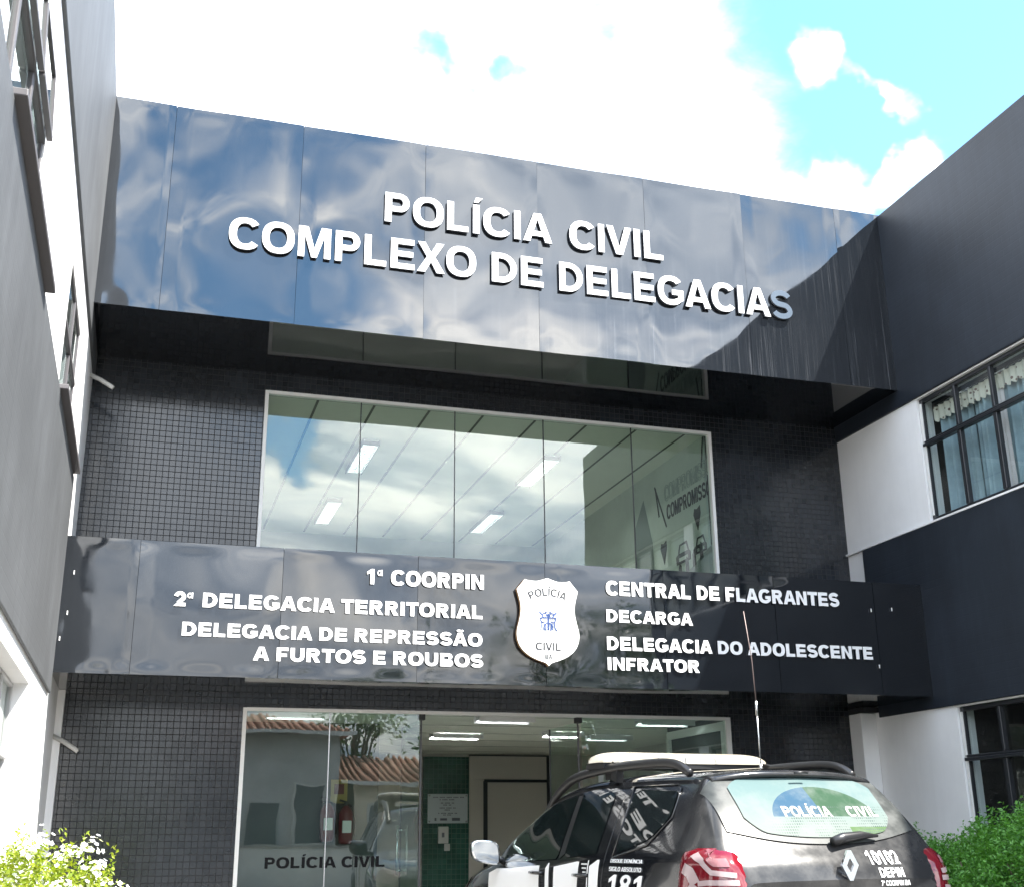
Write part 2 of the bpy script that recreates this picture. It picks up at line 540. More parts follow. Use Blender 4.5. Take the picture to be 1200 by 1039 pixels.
class MB:
    def __init__(self): self.v = []; self.f = []; self.m = []; self.s = []

    def add(self, vs, fs, mi=0, smooth=False):
        o = len(self.v); self.v += [tuple(p) for p in vs]
        self.f += [tuple(i + o for i in f) for f in fs]; self.m += [mi] * len(fs); self.s += [smooth] * len(fs)
        return self

    def box(self, x0, x1, y0, y1, z0, z1, mi=0):
        vs = [(x, y, z) for x in (x0, x1) for y in (y0, y1) for z in (z0, z1)]
        return self.add(vs, [(0, 1, 3, 2), (4, 6, 7, 5), (0, 4, 5, 1), (2, 3, 7, 6), (0, 2, 6, 4), (1, 5, 7, 3)], mi)

    def quad(self, a, b, c, d, mi=0): return self.add([a, b, c, d], [(0, 1, 2, 3)], mi)

    def bar(self, a, b, w, h=None, mi=0, up=(0, 0, 1)):
        a = Vector(a); b = Vector(b); h = h or w; t = (b - a).normalized(); u = Vector(up)
        if abs(t.dot(u)) > .98: u = Vector((1, 0, 0))
        s = t.cross(u).normalized(); u = s.cross(t).normalized()
        vs = [p + s * i * w / 2 + u * j * h / 2 for p in (a, b) for i, j in ((-1, -1), (1, -1), (1, 1), (-1, 1))]
        return self.add(vs, [(0, 1, 2, 3), (7, 6, 5, 4), (0, 4, 5, 1), (1, 5, 6, 2), (2, 6, 7, 3), (3, 7, 4, 0)], mi)

    def tube(self, pts, rad, n=10, mi=0, cap=True):
        pts = [Vector(p) for p in pts]; N = len(pts)
        rad = rad if hasattr(rad, '__len__') else [rad] * N
        vs = []; fs = []; prev = None
        for i, p in enumerate(pts):
            t = (pts[min(i + 1, N - 1)] - pts[max(i - 1, 0)]).normalized()
            u = prev if prev is not None else (Vector((0, 0, 1)) if abs(t.z) < .9 else Vector((1, 0, 0)))
            s = t.cross(u).normalized(); u = s.cross(t).normalized(); prev = u
            for k in range(n):
                a = 2 * math.pi * k / n
                vs.append(p + (s * math.cos(a) + u * math.sin(a)) * rad[i])
        for i in range(N - 1):
            for k in range(n):
                fs.append((i * n + k, i * n + (k + 1) % n, (i + 1) * n + (k + 1) % n, (i + 1) * n + k))
        if cap: fs += [tuple(range(n))[::-1], tuple((N - 1) * n + k for k in range(n))]
        return self.add(vs, fs, mi, True)

    def grid(self, rows, mi=0, smooth=True, flip=False):
        n = len(rows[0]); vs = [p for r in rows for p in r]; fs = []
        for i in range(len(rows) - 1):
            for j in range(n - 1):
                q = (i * n + j, i * n + j + 1, (i + 1) * n + j + 1, (i + 1) * n + j)
                fs.append(q[::-1] if flip else q)
        return self.add(vs, fs, mi, smooth)

    def shape(self, outer, holes, to3, depth, mi=0, side=None):
        """flat outline with holes, to3(x,y,dz) maps to 3D; depth along dz"""
        loops = [outer] + list(holes)
        flat = [p for l in loops for p in l]
        tris = tessellate_polygon([[Vector((p[0], p[1], 0)) for p in l] for l in loops])
        fs = []
        for t in tris:
            a, b, c = (flat[i] for i in t)
            ccw = (b[0] - a[0]) * (c[1] - a[1]) - (b[1] - a[1]) * (c[0] - a[0])
            fs.append(tuple(t) if ccw > 0 else tuple(t)[::-1])
        n = len(flat)
        front = [to3(p[0], p[1], depth) for p in flat]
        self.add(front, fs, mi)
        if depth:
            back = [to3(p[0], p[1], 0.0) for p in flat]
            base = 0; sf = []
            for l in loops:
                k = len(l)
                area = sum(l[i][0] * l[(i + 1) % k][1] - l[(i + 1) % k][0] * l[i][1] for i in range(k))
                outward = (area > 0) == (l is outer)
                for i in range(k):
                    a = base + i; b = base + (i + 1) % k
                    q = (a, a + n, b + n, b) if outward else (b, b + n, a + n, a)
                    sf.append(q)
                base += k
            self.add(front + back, sf, mi if side is None else side)
        return self

    def build(self, name, mats, parent=None, org=None):
        me = bpy.data.meshes.new(name)
        if org is None: org = ORG.get(parent.name, Vector()) if parent is not None else Vector()
        me.from_pydata([tuple(Vector(p) - org) for p in self.v], [], self.f)
        for m in (mats if isinstance(mats, (list, tuple)) else [mats]): me.materials.append(MATS[m])
        me.polygons.foreach_set('material_index', self.m)
        me.polygons.foreach_set('use_smooth', self.s)
        me.update()
        o = bpy.data.objects.new(name, me); COL.objects.link(o)
        if parent is not None: o.parent = parent
        ORG[o.name] = org
        return o


def bevel(o, wdt=.01, seg=2):
    m = o.modifiers.new('bevel', 'BEVEL'); m.width = wdt; m.segments = seg; m.limit_method = 'ANGLE'; m.angle_limit = R(40)
    return o


def solo(mb, name, mats, label, cat, loc, group=None):
    o = mb.build(name, mats, None, org=Vector(loc)); o.location = loc
    return tag(o, label, cat, group)


def copy_tree(o, parent=None):
    c = o.copy(); COL.objects.link(c); c.parent = parent
    if parent is not None: c.matrix_parent_inverse = o.matrix_parent_inverse
    for ch in list(o.children): copy_tree(ch, c)
    return c


# ------------------------------------------------------------------ lettering (own bold sans outlines, cap height 1)
def arc(cx, cy, rx, ry, a0, a1, n=14):
    return [(cx + rx * math.cos(R(a0 + (a1 - a0) * i / n)), cy + ry * math.sin(R(a0 + (a1 - a0) * i / n))) for i in range(n + 1)]


def sarc(cx, cy, rx, ry, a0, a1, n=14, e=.86):
    res = []
    for i in range(n + 1):
        c, s_ = math.cos(R(a0 + (a1 - a0) * i / n)), math.sin(R(a0 + (a1 - a0) * i / n))
        res.append((cx + rx * math.copysign(abs(c) ** e, c), cy + ry * math.copysign(abs(s_) ** e, s_)))
    return res


def band(pts, wd):
    """outline of a stroke of width wd(i) along pts"""
    L = []; Rr = []; N = len(pts)
    for i, p in enumerate(pts):
        a = pts[max(i - 1, 0)]; b = pts[min(i + 1, N - 1)]
        dx, dy = b[0] - a[0], b[1] - a[1]; l = math.hypot(dx, dy) or 1
        ww = wd[i] if hasattr(wd, '__len__') else wd
        L.append((p[0] - dy / l * ww / 2, p[1] + dx / l * ww / 2)); Rr.append((p[0] + dy / l * ww / 2, p[1] - dx / l * ww / 2))
    return Rr + L[::-1]


ADV = dict(A=722, B=722, C=722, D=722, E=667, F=611, G=778, H=722, I=278, L=611, M=833, N=722, O=778, P=667, R=722, S=667, T=611, U=722, V=667, X=667, Q=778, Z=611)


def glyph(ch, s=.20):
    """returns (advance, left bearing, [(outer, holes)...]) ; s = stem width"""
    t = s * .84
    base = {'Í': 'I', 'Ú': 'U', 'Ã': 'A', 'Ê': 'E'}.get(ch, ch)
    if base == ' ': return .39, 0, []
    if base.isdigit() : adv = 556 / 716
    elif base == 'ª': adv = .52
    elif base == '-': adv = .46
    else: adv = ADV.get(base, 700) / 716
    adv += (s - .2) * 1.0 - .03
    sb = .008 if base in 'AVX' else (.022 if base in 'TZ' else (.042 if base in 'COGQS0238ª' else .072))
    if base == 'I': sb = (adv - s) / 2
    if base == '1': sb = .10
    w_ = adv - 2 * sb
    O = []
    m = .5
    if base == 'I': O = [([(0, 0), (s, 0), (s, 1), (0, 1)], [])]
    elif base == 'L': O = [([(0, 0), (w_, 0), (w_, t), (s, t), (s, 1), (0, 1)], [])]
    elif base == 'E': O = [([(0, 0), (w_, 0), (w_, t), (s, t), (s, m - t / 2), (w_ * .93, m - t / 2), (w_ * .93, m + t / 2), (s, m + t / 2), (s, 1 - t), (w_ * .97, 1 - t), (w_ * .97, 1), (0, 1)], [])]
    elif base == 'F': O = [([(0, 0), (s, 0), (s, .44 - t / 2), (w_ * .88, .44 - t / 2), (w_ * .88, .44 + t / 2), (s, .44 + t / 2), (s, 1 - t), (w_, 1 - t), (w_, 1), (0, 1)], [])]
    elif base == 'T': c = w_ / 2; O = [([(c - s / 2, 0), (c + s / 2, 0), (c + s / 2, 1 - t), (w_, 1 - t), (w_, 1), (0, 1), (0, 1 - t), (c - s / 2, 1 - t)], [])]
    elif base == 'H': O = [([(0, 0), (s, 0), (s, m - t / 2), (w_ - s, m - t / 2), (w_ - s, 0), (w_, 0), (w_, 1), (w_ - s, 1), (w_ - s, m + t / 2), (s, m + t / 2), (s, 1), (0, 1)], [])]
    elif base == 'N': O = [([(0, 0), (s * .95, 0), (s * .95, .66), (w_ - s * .95 - .0, 0), (w_, 0), (w_, 1), (w_ - s * .95, 1), (w_ - s * .95, .36), (s * 1.0, 1), (0, 1)], [])]
    elif base == 'M':
        q = s * .92; c = w_ / 2
        O = [([(0, 0), (q, 0), (q, .72), (c - q * .42, 0), (c + q * .42, 0), (w_ - q, .72), (w_ - q, 0), (w_, 0), (w_, 1), (w_ - q * 1.5, 1), (c, .30), (q * 1.5, 1), (0, 1)], [])]
    elif base == 'V':
        c = w_ / 2; q = s * 1.08
        O = [([(c - q * .52, 0), (c + q * .52, 0), (w_, 1), (w_ - q, 1), (c, .26), (q, 1), (0, 1)], [])]
    elif base == 'A':
        c = w_ / 2; q = s * 1.08; b0 = .20; b1 = .20 + t * .95
        il = lambda y: q + (c - q) * y / .78      # inner left edge
        x0 = il(b0); x1 = il(b1)
        O = [([(0, 0), (q, 0), (x0 * .985, b0), (w_ - x0 * .985, b0), (w_ - q, 0), (w_, 0), (c + q * .55, 1), (c - q * .55, 1)],
              [[(x1, b1), (w_ - x1, b1), (c, .80)]])]
    elif base == 'X':
        q = s * 1.22; c = w_ / 2
        O = [([(0, 0), (q, 0), (c, .5 - q * .58), (w_ - q, 0), (w_, 0), (c + q * .52, .515), (w_ - .02, 1), (w_ - q, 1), (c, .5 + q * .60), (q, 1), (.02, 1), (c - q * .52, .515)], [])]
    elif base in 'OQ0':
        ov = .015
        O = [(sarc(w_ / 2, .5, w_ / 2, .5 + ov, 0, 360, 36)[:-1], [sarc(w_ / 2, .5, w_ / 2 - s * 1.04, .5 + ov - t, 0, 360, 36)[:-1]])]
    elif base in 'CG':
        ov = .015; a = 38
        if base == 'C':
            O = [(sarc(w_ / 2, .5, w_ / 2, .5 + ov, a, 360 - a, 36) + sarc(w_ / 2, .5, w_ / 2 - s * 1.02, .5 + ov - t, 360 - a - 3, a + 3, 36), [])]
            O = [([(x * 1.075, y) for x, y in O[0][0]], [])]
        else:
            g = w_ - s * .1
            out_ = sarc(w_ / 2, .5, w_ / 2, .5 + ov, 38, 318, 36)
            O = [(out_ + [(w_ - .02, .17), (w_ - .02, .53), (w_ * .54, .53), (w_ * .54, .53 - t), (w_ - .02 - s * .92, .53 - t), (w_ - .02 - s * .92, .25)] + sarc(w_ / 2, .5, w_ / 2 - s * 1.02, .5 + ov - t, 300, 42, 30), [])]
    elif base == 'D':
        r = min(w_ - s * .6, .52)
        o_ = [(0, 0)] + arc(w_ - r, .5, r, .5, -90, 90, 22) + [(0, 1)]
        i_ = [(s, t)] + arc(w_ - r, .5, r - s, .5 - t, -90, 90, 22) + [(s, 1 - t)]
        O = [(o_, [i_])]
    elif base in 'PR':
        yb = .37 if base == 'P' else .41
        ry = (1 - yb) / 2; cy = yb + ry; r = ry * 1.0; wp = w_ if base == 'P' else w_ * .93
        hole = [(s, yb + t)] + arc(wp - r, cy, r - s * .95, ry - t, -90, 90, 14) + [(s, 1 - t)]
        if base == 'P':
            o_ = [(0, 0), (s, 0), (s, yb)] + arc(wp - r, cy, r, ry, -90, 90, 16) + [(0, 1)]
        else:
            o_ = [(0, 0), (s, 0), (s, yb), (s + .10, yb), (w_ - s * 1.22, 0), (w_, 0), (wp - r + .10, yb + .012)] + arc(wp - r, cy, r, ry, -66, 90, 16) + [(0, 1)]
        O = [(o_, [hole])]
    elif base == 'B':
        yb = .50; w2 = w_ * .94
        r1 = .26; r2 = .25
        o_ = [(0, 0)] + arc(w_ - r1 * 1.05, .265, r1 * 1.05, .265, -90, 68, 14) + arc(w2 - r2, .75, r2, .25, -62, 90, 14) + [(0, 1)]
        h1 = [(s, t)] + arc(w_ - r1 * 1.05, .265 + .005, r1 * 1.05 - s, .265 - t + .005, -90, 90, 12) + [(s, .54 - t)]
        ht = .54
        h2 = [(s, ht)] + arc(w2 - r2, (ht + 1 - t) / 2, r2 - s, (1 - t - ht) / 2, -90, 90, 12) + [(s, 1 - t)]
        O = [(o_, [h1, h2])]
    elif base == 'U':
        r = w_ / 2
        o_ = [(0, 1)] + [(0, .38)] + arc(r, .38, r, .395, 180, 360, 20) + [(w_, 1), (w_ - s, 1)] + [(w_ - s, .38)] + arc(r, .38, r - s, .395 - t, 360, 180, 20) + [(s, 1)]
        O = [(o_, [])]
    elif base == 'S':
        rx = w_ / 2 - s * .46; c = w_ / 2; h1 = .25 - t * .24
        y2 = 1 - t / 2 + .012 - h1; y1 = t / 2 - .012 + h1
        p = arc(c, y2, rx, h1, 22, 180, 16) + arc(c, y2, rx, h1 + .01, 195, 245, 5)
        p += arc(c, y1, rx, h1 + .01, 65, 15, 5) + arc(c, y1, rx * 1.02, h1, 0, -160, 16)
        O = [(band(p, t * 1.06), [])]
    elif base == 'Z':
        O = [([(0, 0), (w_, 0), (w_, t), (s * 1.25, t), (w_, 1 - t), (w_, 1), (.03, 1), (.03, 1 - t), (w_ - s * 1.3, 1 - t), (0, t)], [])]
    elif base == '1':
        O = [([(w_ * .42, 0), (w_ * .42 + s, 0), (w_ * .42 + s, 1), (w_ * .42 + s * .25, 1), (w_ * .05, .80), (w_ * .05, .62), (w_ * .42, .74)], [])]
    elif base == '7':
        O = [([(.12, 0), (.12 + s * 1.1, 0), (w_, 1 - t * .7), (w_, 1), (0, 1), (0, 1 - t), (w_ - s * 1.1, 1 - t)], [])]
    elif base == '2':
        c = w_ / 2; r = w_ / 2 - s * .46
        p = arc(c, 1 - t / 2 - .25 + .012, r, .25, 172, -28, 16) + [(w_ * .62, .40), (w_ * .36, .20)]
        O = [(band(p, t * 1.1), []), ([(.0, 0), (w_, 0), (w_, t), (w_ * .42, t), (w_ * .30, .24), (.12, .14)], [])]
    elif base == '8':
        c = w_ / 2
        o_ = arc(c, .27, w_ / 2, .285, -230, 50, 24) + arc(c, .745, w_ / 2 * .92, .27, -42, 222, 22)
        O = [(o_, [arc(c, .275, w_ / 2 - s, .275 - t * .88, 0, 360, 20)[:-1], arc(c, .745, w_ / 2 * .92 - s * .92, .255 - t * .8, 0, 360, 20)[:-1]])]
    elif base == 'ª':
        O = [(arc(.15, .76, .155, .19, 0, 360, 20)[:-1], [arc(.15, .76, .07, .11, 0, 360, 16)[:-1]]),
             ([(.26, .57), (.35, .57), (.35, .97), (.26, .97)], [])]
    elif base == '-':
        O = [([(0, .38), (.28, .38), (.28, .38 + t), (0, .38 + t)], [])]
    if ch in 'ÍÚ':
        c = w_ / 2
        O = O + [([(c - s * .35, 1.07), (c + s * .25, 1.07), (c + s * 1.0, 1.25), (c - s * .05, 1.25)], [])]
    if ch == 'Ã':
        c = w_ / 2
        p = [(c - .20, 1.10), (c - .16, 1.17), (c - .09, 1.19), (c, 1.155), (c + .09, 1.12), (c + .16, 1.145), (c + .20, 1.21)]
        O = O + [(band(p, t * .62), [])]
    if ch == 'Ê':
        c = w_ / 2
        O = O + [([(c - .18, 1.06), (c - .07, 1.06), (c, 1.16), (c + .07, 1.06), (c + .18, 1.06), (c + .06, 1.26), (c - .06, 1.26)], [])]
    return adv, sb, O


def layout(text, s=.2, gap=0.0):
    """[(char, x, shapes)], total ink width"""
    x = 0; res = []; x_min = None; x_max = 0
    for ch in text:
        adv, sb, O = glyph(ch, s)
        if O:
            xs = [p[0] for o, h in O for p in o]
            if x_min is None: x_min = x + sb + min(xs)
            x_max = x + sb + max(xs)
            res.append((ch, x + sb, O))
        x += adv + gap
    return [(c, px - x_min, O) for c, px, O in res], x_max - x_min


def write(text, x0, x1, z0, cap, to3, depth, s=.2, mi=0, side=None, shear=0.0, tail=0.0):
    """list of (char, MB) fitted between x0 and x1, baseline z0 (z0+tail at the far end)"""
    lay, W = layout(text, s); k = (x1 - x0) / W; res = []
    for ch, px, O in lay:
        mb = MB()
        for q, (o, hs) in enumerate(O):
            f = lambda p: (x0 + k * (px + p[0]) + shear * p[1] * cap, z0 + tail * (px + p[0]) / W + p[1] * cap)
            mb.shape([f(p) for p in o], [[f(p) for p in h] for h in hs], to3, depth + q * .0004, mi, side)
        res.append((ch, mb))
    return res


def words(text, list_):
    res = []; it = iter(list_); cur = []
    for ch in text + ' ':
        if ch == ' ':
            if cur: res.append(merge(cur))
            cur = []
        else: cur.append(next(it))
    return res


def put_words(name, m, parent, text, *a, **k):
    for b in words(text, write(text, *a, **k)): b.build(name, m, parent)


def each(name, m, parent, boxes):
    return [MB().box(*b).build(name, m, parent) for b in boxes]


def merge(list_):
    mb = MB()
    for _, b in list_:
        o = len(mb.v); mb.v += b.v; mb.f += [tuple(i + o for i in f) for f in b.f]; mb.m += b.m; mb.s += b.s
    return mb


# ------------------------------------------------------------------ setting: ground, street
def sheet(name, x0, x1, y0, y1, z, m):
    o = MB().quad((x0, y0, z), (x1, y0, z), (x1, y1, z), (x0, y1, z)).build(name, m)
    return tag(o, kind='structure')


sheet('ground', -900, 900, -900, 900, -.16, 'earth')
sheet('road', -300, 300, -19.2, -12.9, -.15, 'asphalt')
fc = MB().box(-40, 60, -12.7, 0.0, -.3, 0.0); tag(fc.build('forecourt', 'paving'), kind='structure')
tag(bevel(MB().box(-40, 60, -12.9, -12.703, -.3, -.002).build('kerb', 'kerb_stone'), .02), kind='structure')
tag(MB().box(-200, 200, -21.2, -19.2, -.3, -.02).build('pavement', 'kerb_stone'), kind='structure')
mk = MB()
for i in range(-20, 30):
    mk.quad((i * 4, -16.1, -.146), (i * 4 + 2, -16.1, -.146), (i * 4 + 2, -15.98, -.146), (i * 4, -15.98, -.146))
tag(mk.build('road_marking', 'road_paint'), kind='structure')
# wooded hills on the horizon behind the street
hl = MB(); rows = []
for j, (yy, k) in enumerate(((-120, 0), (-170, .8), (-260, 1.0), (-420, .2))):
    rows.append([Vector((x, yy, -.5 + k * (7 + 6 * mnoise.noise(Vector((x * .012, j * .3, 4.2))) + 3 * mnoise.noise(Vector((x * .04, j, 1)))))) for x in range(-500, 501, 10)])
hl.grid(rows, flip=True); tag(hl.build('hills', 'hill_green'), kind='structure')

# ------------------------------------------------------------------ buildings
XL, XR = -.762, 7.88
YF = -1.345


def wall_x(mb, x, y0, y1, z0, z1, holes, deep, mi=0, sgn=1):
    """wall face in plane x, openings as (ya,yb,za,zb), reveals going into +sgn*deep"""
    ys = sorted({y0, y1, *[h[0] for h in holes], *[h[1] for h in holes]})
    zs = sorted({z0, z1, *[h[2] for h in holes], *[h[3] for h in holes]})
    for a, b in zip(ys, ys[1:]):
        for c, e in zip(zs, zs[1:]):
            my, mz = (a + b) / 2, (c + e) / 2
            if any(h[0] < my < h[1] and h[2] < mz < h[3] for h in holes): continue
            mb.quad((x, a, c), (x, b, c), (x, b, e), (x, a, e), mi)
    X = x + sgn * deep
    for ya, yb, za, zb in holes:
        mb.quad((x, ya, za), (X, ya, za), (X, ya, zb), (x, ya, zb), mi); mb.quad((x, yb, za), (x, yb, zb), (X, yb, zb), (X, yb, za), mi)
        mb.quad((x, ya, za), (x, yb, za), (X, yb, za), (X, ya, za), mi); mb.quad((x, ya, zb), (X, ya, zb), (X, yb, zb), (x, yb, zb), mi)


def wall_y(mb, y, x0, x1, z0, z1, holes, deep, mi=0):
    xs = sorted({x0, x1, *[h[0] for h in holes], *[h[1] for h in holes]})
    zs = sorted({z0, z1, *[h[2] for h in holes], *[h[3] for h in holes]})
    for a, b in zip(xs, xs[1:]):
        for c, e in zip(zs, zs[1:]):
            mx, mz = (a + b) / 2, (c + e) / 2
            if any(h[0] < mx < h[1] and h[2] < mz < h[3] for h in holes): continue
            mb.quad((a, y, c), (b, y, c), (b, y, e), (a, y, e), mi)
    Y = y + deep
    for xa, xb, za, zb in holes:
        mb.quad((xa, y, za), (xa, y, zb), (xa, Y, zb), (xa, Y, za), mi); mb.quad((xb, y, za), (xb, Y, za), (xb, Y, zb), (xb, y, zb), mi)
        mb.quad((xa, y, zb), (xb, y, zb), (xb, Y, zb), (xa, Y, zb), mi); mb.quad((xa, y, za), (xa, Y, za), (xb, Y, za), (xb, y, za), mi)


GX0, GX1 = .979, 6.172       # upper glazing
LX0, LX1 = .947, 6.185       # lower glazing
main = thing('police_building', 'central black tiled police block with two glossy sign fascias between the side wings', 'building', (3.56, 0, 0))
mb = MB()
wall_y(mb, 0, XL, XR, 0, 8.05, [(GX0, GX1, 3.55, 5.749), (LX0, LX1, .0, 2.447)], .16)
mb.build('tiled_wall', 'black_mosaic', main)
mb = MB()
mb.box(XL, XR, .16, 9.0, 8.05, 8.14); mb.box(XL, XR, 9.0, 9.2, 0, 8.14)
mb.box(XL, XR, .2, 9.0, 2.60, 3.50)
mb.build('roof_slab', 'dull_black', main)
# hall interiors
each('hall_floor', 'hall_floor', main, [(XL, XR, .17, 7.0, .004, .02), (XL, XR, .17, 6.2, 3.51, 3.555)])
each('hall_ceiling', 'ceiling', main, [(XL, XR, .162, 7.1, 2.49, 2.56), (XL, XR, .162, 6.3, 5.757, 5.82)])
each('ceiling_groove', 'ceiling_groove', main, [(1.546 + .622 * k, 1.574 + .622 * k, .17, 6.1, 5.753, 5.7565) for k in range(8)] + [(LX0, LX1, .894 + 1.1 * k, .906 + 1.1 * k, 2.487, 2.4895) for k in range(6)])
each('hall_wall', 'hall_wall', main, [(XL, XR, 7.0, 7.12, .02, 2.49), (.62, .80, .17, 7.0, .02, 2.49), (7.3, 7.45, .17, 7.0, .02, 2.49), (.80, 6.15, 6.2, 6.3, 3.56, 5.757), (.70, .84, .17, 6.2, 3.56, 5.757)])
each('partition_wall', 'hall_dark', main, [(.80, 2.68, 2.0, 2.12, .02, 2.49), (6.22, 6.34, .17, 1.75, .02, 2.49)])
each('partition_trim', 'frame_white', main, [(6.185, 6.222, .165, 1.70, 2.33, 2.42), (6.185, 6.222, 1.64, 1.72, .02, 2.33), (6.185, 6.222, .165, .24, .02, 2.33)])
mb = MB(); mb.box(4.335, 5.08, 6.96, 6.999, .02, 2.44); mb.build('green_tile_panel', 'green_mosaic', main)
mb = MB(); mb.box(5.085, 6.45, 6.955, 6.998, 2.10, 2.46); mb.box(5.085, 5.33, 6.955, 6.998, .02, 2.095); mb.box(5.375, 6.39, 6.965, 6.998, .02, 2.05)
dr = mb.build('inner_door', 'door_beige', main)
MB().bar((5.352, 6.975, .02), (5.352, 6.975, 2.07), .045, .07).bar((6.42, 6.975, .02), (6.42, 6.975, 2.46), .045, .07).bar((5.33, 6.975, 2.073), (6.44, 6.975, 2.073), .07, .045).bar((5.08, 6.95, 2.465), (6.44, 6.95, 2.465), .04, .02).build('door_frame', 'frame_black', dr)
# right wall of the upper hall with its mural
mw = MB().box(6.15, 6.30, .17, 6.2, 3.56, 5.757).build('mural_wall', 'mural_wall', main)
toM = lambda x, z, dd: (6.148 - dd, -x, z)        # x runs towards the street
mb = MB()
mb.shape([(-1.75, 3.58), (-.05, 3.58), (-.05, 4.42), (-.30, 4.36), (-.55, 4.28), (-1.75, 4.02)], [], toM, .002)
mb.shape([(-2.35, 3.58), (-1.76, 3.58), (-1.76, 4.8), (-2.0, 5.45), (-2.35, 5.1)], [], toM, .003)
mb.build('mural_backdrop', 'mural_grey', mw)
merge(write('COMPROMISSO', -1.28, -.03, 5.005, .185, toM, .004, .20)).build('mural_lettering', 'mural_dark', mw)
lt = MB()
lay_, W_ = layout('COMPROMISSO', .17)
for ch, px_, O_ in lay_:
    for o, hs in O_:
        for lp in [o] + hs:
            pts_ = [(-1.32 + 1.33 * (px_ + p[0]) / W_, 5.25 + p[1] * .20) for p in lp]
            pts_.append(pts_[0])
            lt.shape(band(pts_, .012), [], toM, .003)
lt.build('mural_outline_lettering', 'mural_pale', mw)
for cx, s in ((-.86, 1.0), (-.38, .8)):
    mb = MB()
    z = 4.36 + .04 * (cx + 1)
    out_ = [(cx - .20 * s, z), (cx - .21 * s, z + .10 * s), (cx - .15 * s, z + .13 * s), (cx - .10 * s, z + .24 * s), (cx + .11 * s, z + .25 * s), (cx + .16 * s, z + .13 * s), (cx + .20 * s, z + .10 * s), (cx + .20 * s, z)]
    mb.shape(out_, [[(cx - .12 * s, z + .13 * s), (cx - .08 * s, z + .22 * s), (cx + .09 * s, z + .22 * s), (cx + .13 * s, z + .13 * s)][::-1], [(cx - .13 * s, z + .03 * s), (cx - .13 * s, z + .08 * s), (cx + .13 * s, z + .08 * s), (cx + .13 * s, z + .03 * s)][::-1]], toM, .005)
    mb.build('mural_car_drawing', 'mural_dark', mw)
for cx, z in ((-1.42, 4.62), (-.42, 4.82)):
    MB().shape([(cx - .10, z + .05), (cx - .07, z + .12), (cx, z + .10), (cx + .08, z + .13), (cx + .09, z + .03), (cx, z - .16)], [], toM, .005).build('mural_shape', 'mural_dark', mw)
for p_, q_, dd_ in (((-1.62, 5.52), (-1.31, 4.92), .004), ((-1.60, 5.5), (-1.52, 5.1), .005), ((-.16, 5.74), (-.24, 5.38), .004)): MB().shape(band([p_, q_], .028), [], toM, dd_).build('mural_line', 'mural_dark', mw)
for i in range(7):
    x = -1.6 + i * .2
    MB().shape([(x, 4.05 + i * .04), (x + .08, 4.07 + i * .04), (x + .07, 4.2 + i * .045), (x + .03, 4.24 + i * .045), (x - .01, 4.18 + i * .045)], [], toM, .006).build('mural_shape', 'mural_dark', mw)

# upper glazing: five panes in a slim white frame
up = MB()
up.box(GX0 - .002, GX0 + .035, -.015, .06, 3.60, 5.748); up.box(GX1 - .035, GX1 + .002, -.015, .06, 3.60, 5.748)
up.box(GX0 + .035, GX1 - .035, -.015, .06, 5.715, 5.75); up.box(GX0 + .035, GX1 - .035, -.015, .06, 3.56, 3.60)
uw = up.build('window_frame', 'frame_white', main)
jx = [GX0 + .035, 2.009, 3.058, 4.089, 5.161, GX1 - .035]
for a, b in zip(jx, jx[1:]):
    e1, e2 = random.uniform(-.004, .004), random.uniform(-.006, .006)
    MB().quad((a + .004, .02 + e1, 3.6), (b - .004, .02 - e1, 3.6), (b - .004, .02 - e1 + e2, 5.715), (a + .004, .02 + e1 + e2, 5.715)).build('window_pane', 'shop_glass', uw)
each('window_seal', 'frame_black', uw, [(x - .005, x + .005, .012, .028, 3.6, 5.715) for x in jx[1:-1]])
# lower glazing and open glass doors
lo = MB()
lo.box(LX0 - .002, LX0 + .035, -.015, .06, .03, 2.446); lo.box(LX1 - .05, LX1 + .002, -.015, .06, .03, 2.446)
lo.box(LX0 + .035, LX1 - .05, -.015, .06, 2.415, 2.448)
lw = lo.build('entrance_frame', 'frame_white', main)
for a, b in ((LX0 + .035, 1.794), (1.802, 2.71), (4.455, LX1 - .05)):
    MB().quad((a, .02, .03), (b, .02, .03), (b, .02, 2.415), (a, .02, 2.415)).build('entrance_pane', 'door_glass', lw)
MB().box(1.793, 1.803, .01, .03, .03, 2.415).build('pane_edge', 'steel', lw)
put_words('glass_lettering', 'vinyl_black', lw, 'POLÍCIA CIVIL', 1.232, 2.383, .957, .10, lambda x, z, dd: (x, .017 - dd, z), .002, .25)
for hx, sg in ((2.735, 1), (4.43, -1)):
    dl = MB().quad((hx, .06, .05), (hx, .98, .05), (hx, .98, 2.37), (hx, .06, 2.37)).build('glass_door', 'door_glass', main)
    MB().box(hx - .008, hx + .008, .98, .992, .05, 2.37).box(hx - .008, hx + .008, .048, .06, .05, 2.37).build('door_edge', 'frame_grey', dl)
    MB().box(hx - .03, hx + .03, .0, .09, 2.36, 2.42).build('door_hinge', 'plastic_black', dl)
    MB().tube([(hx - .05, .90, .85), (hx - .05, .90, 1.35)], .014).tube([(hx - .05, .90, .9), (hx, .90, .9)], .01).tube([(hx - .05, .90, 1.3), (hx, .90, 1.3)], .01).build('door_handle', 'steel', dl)


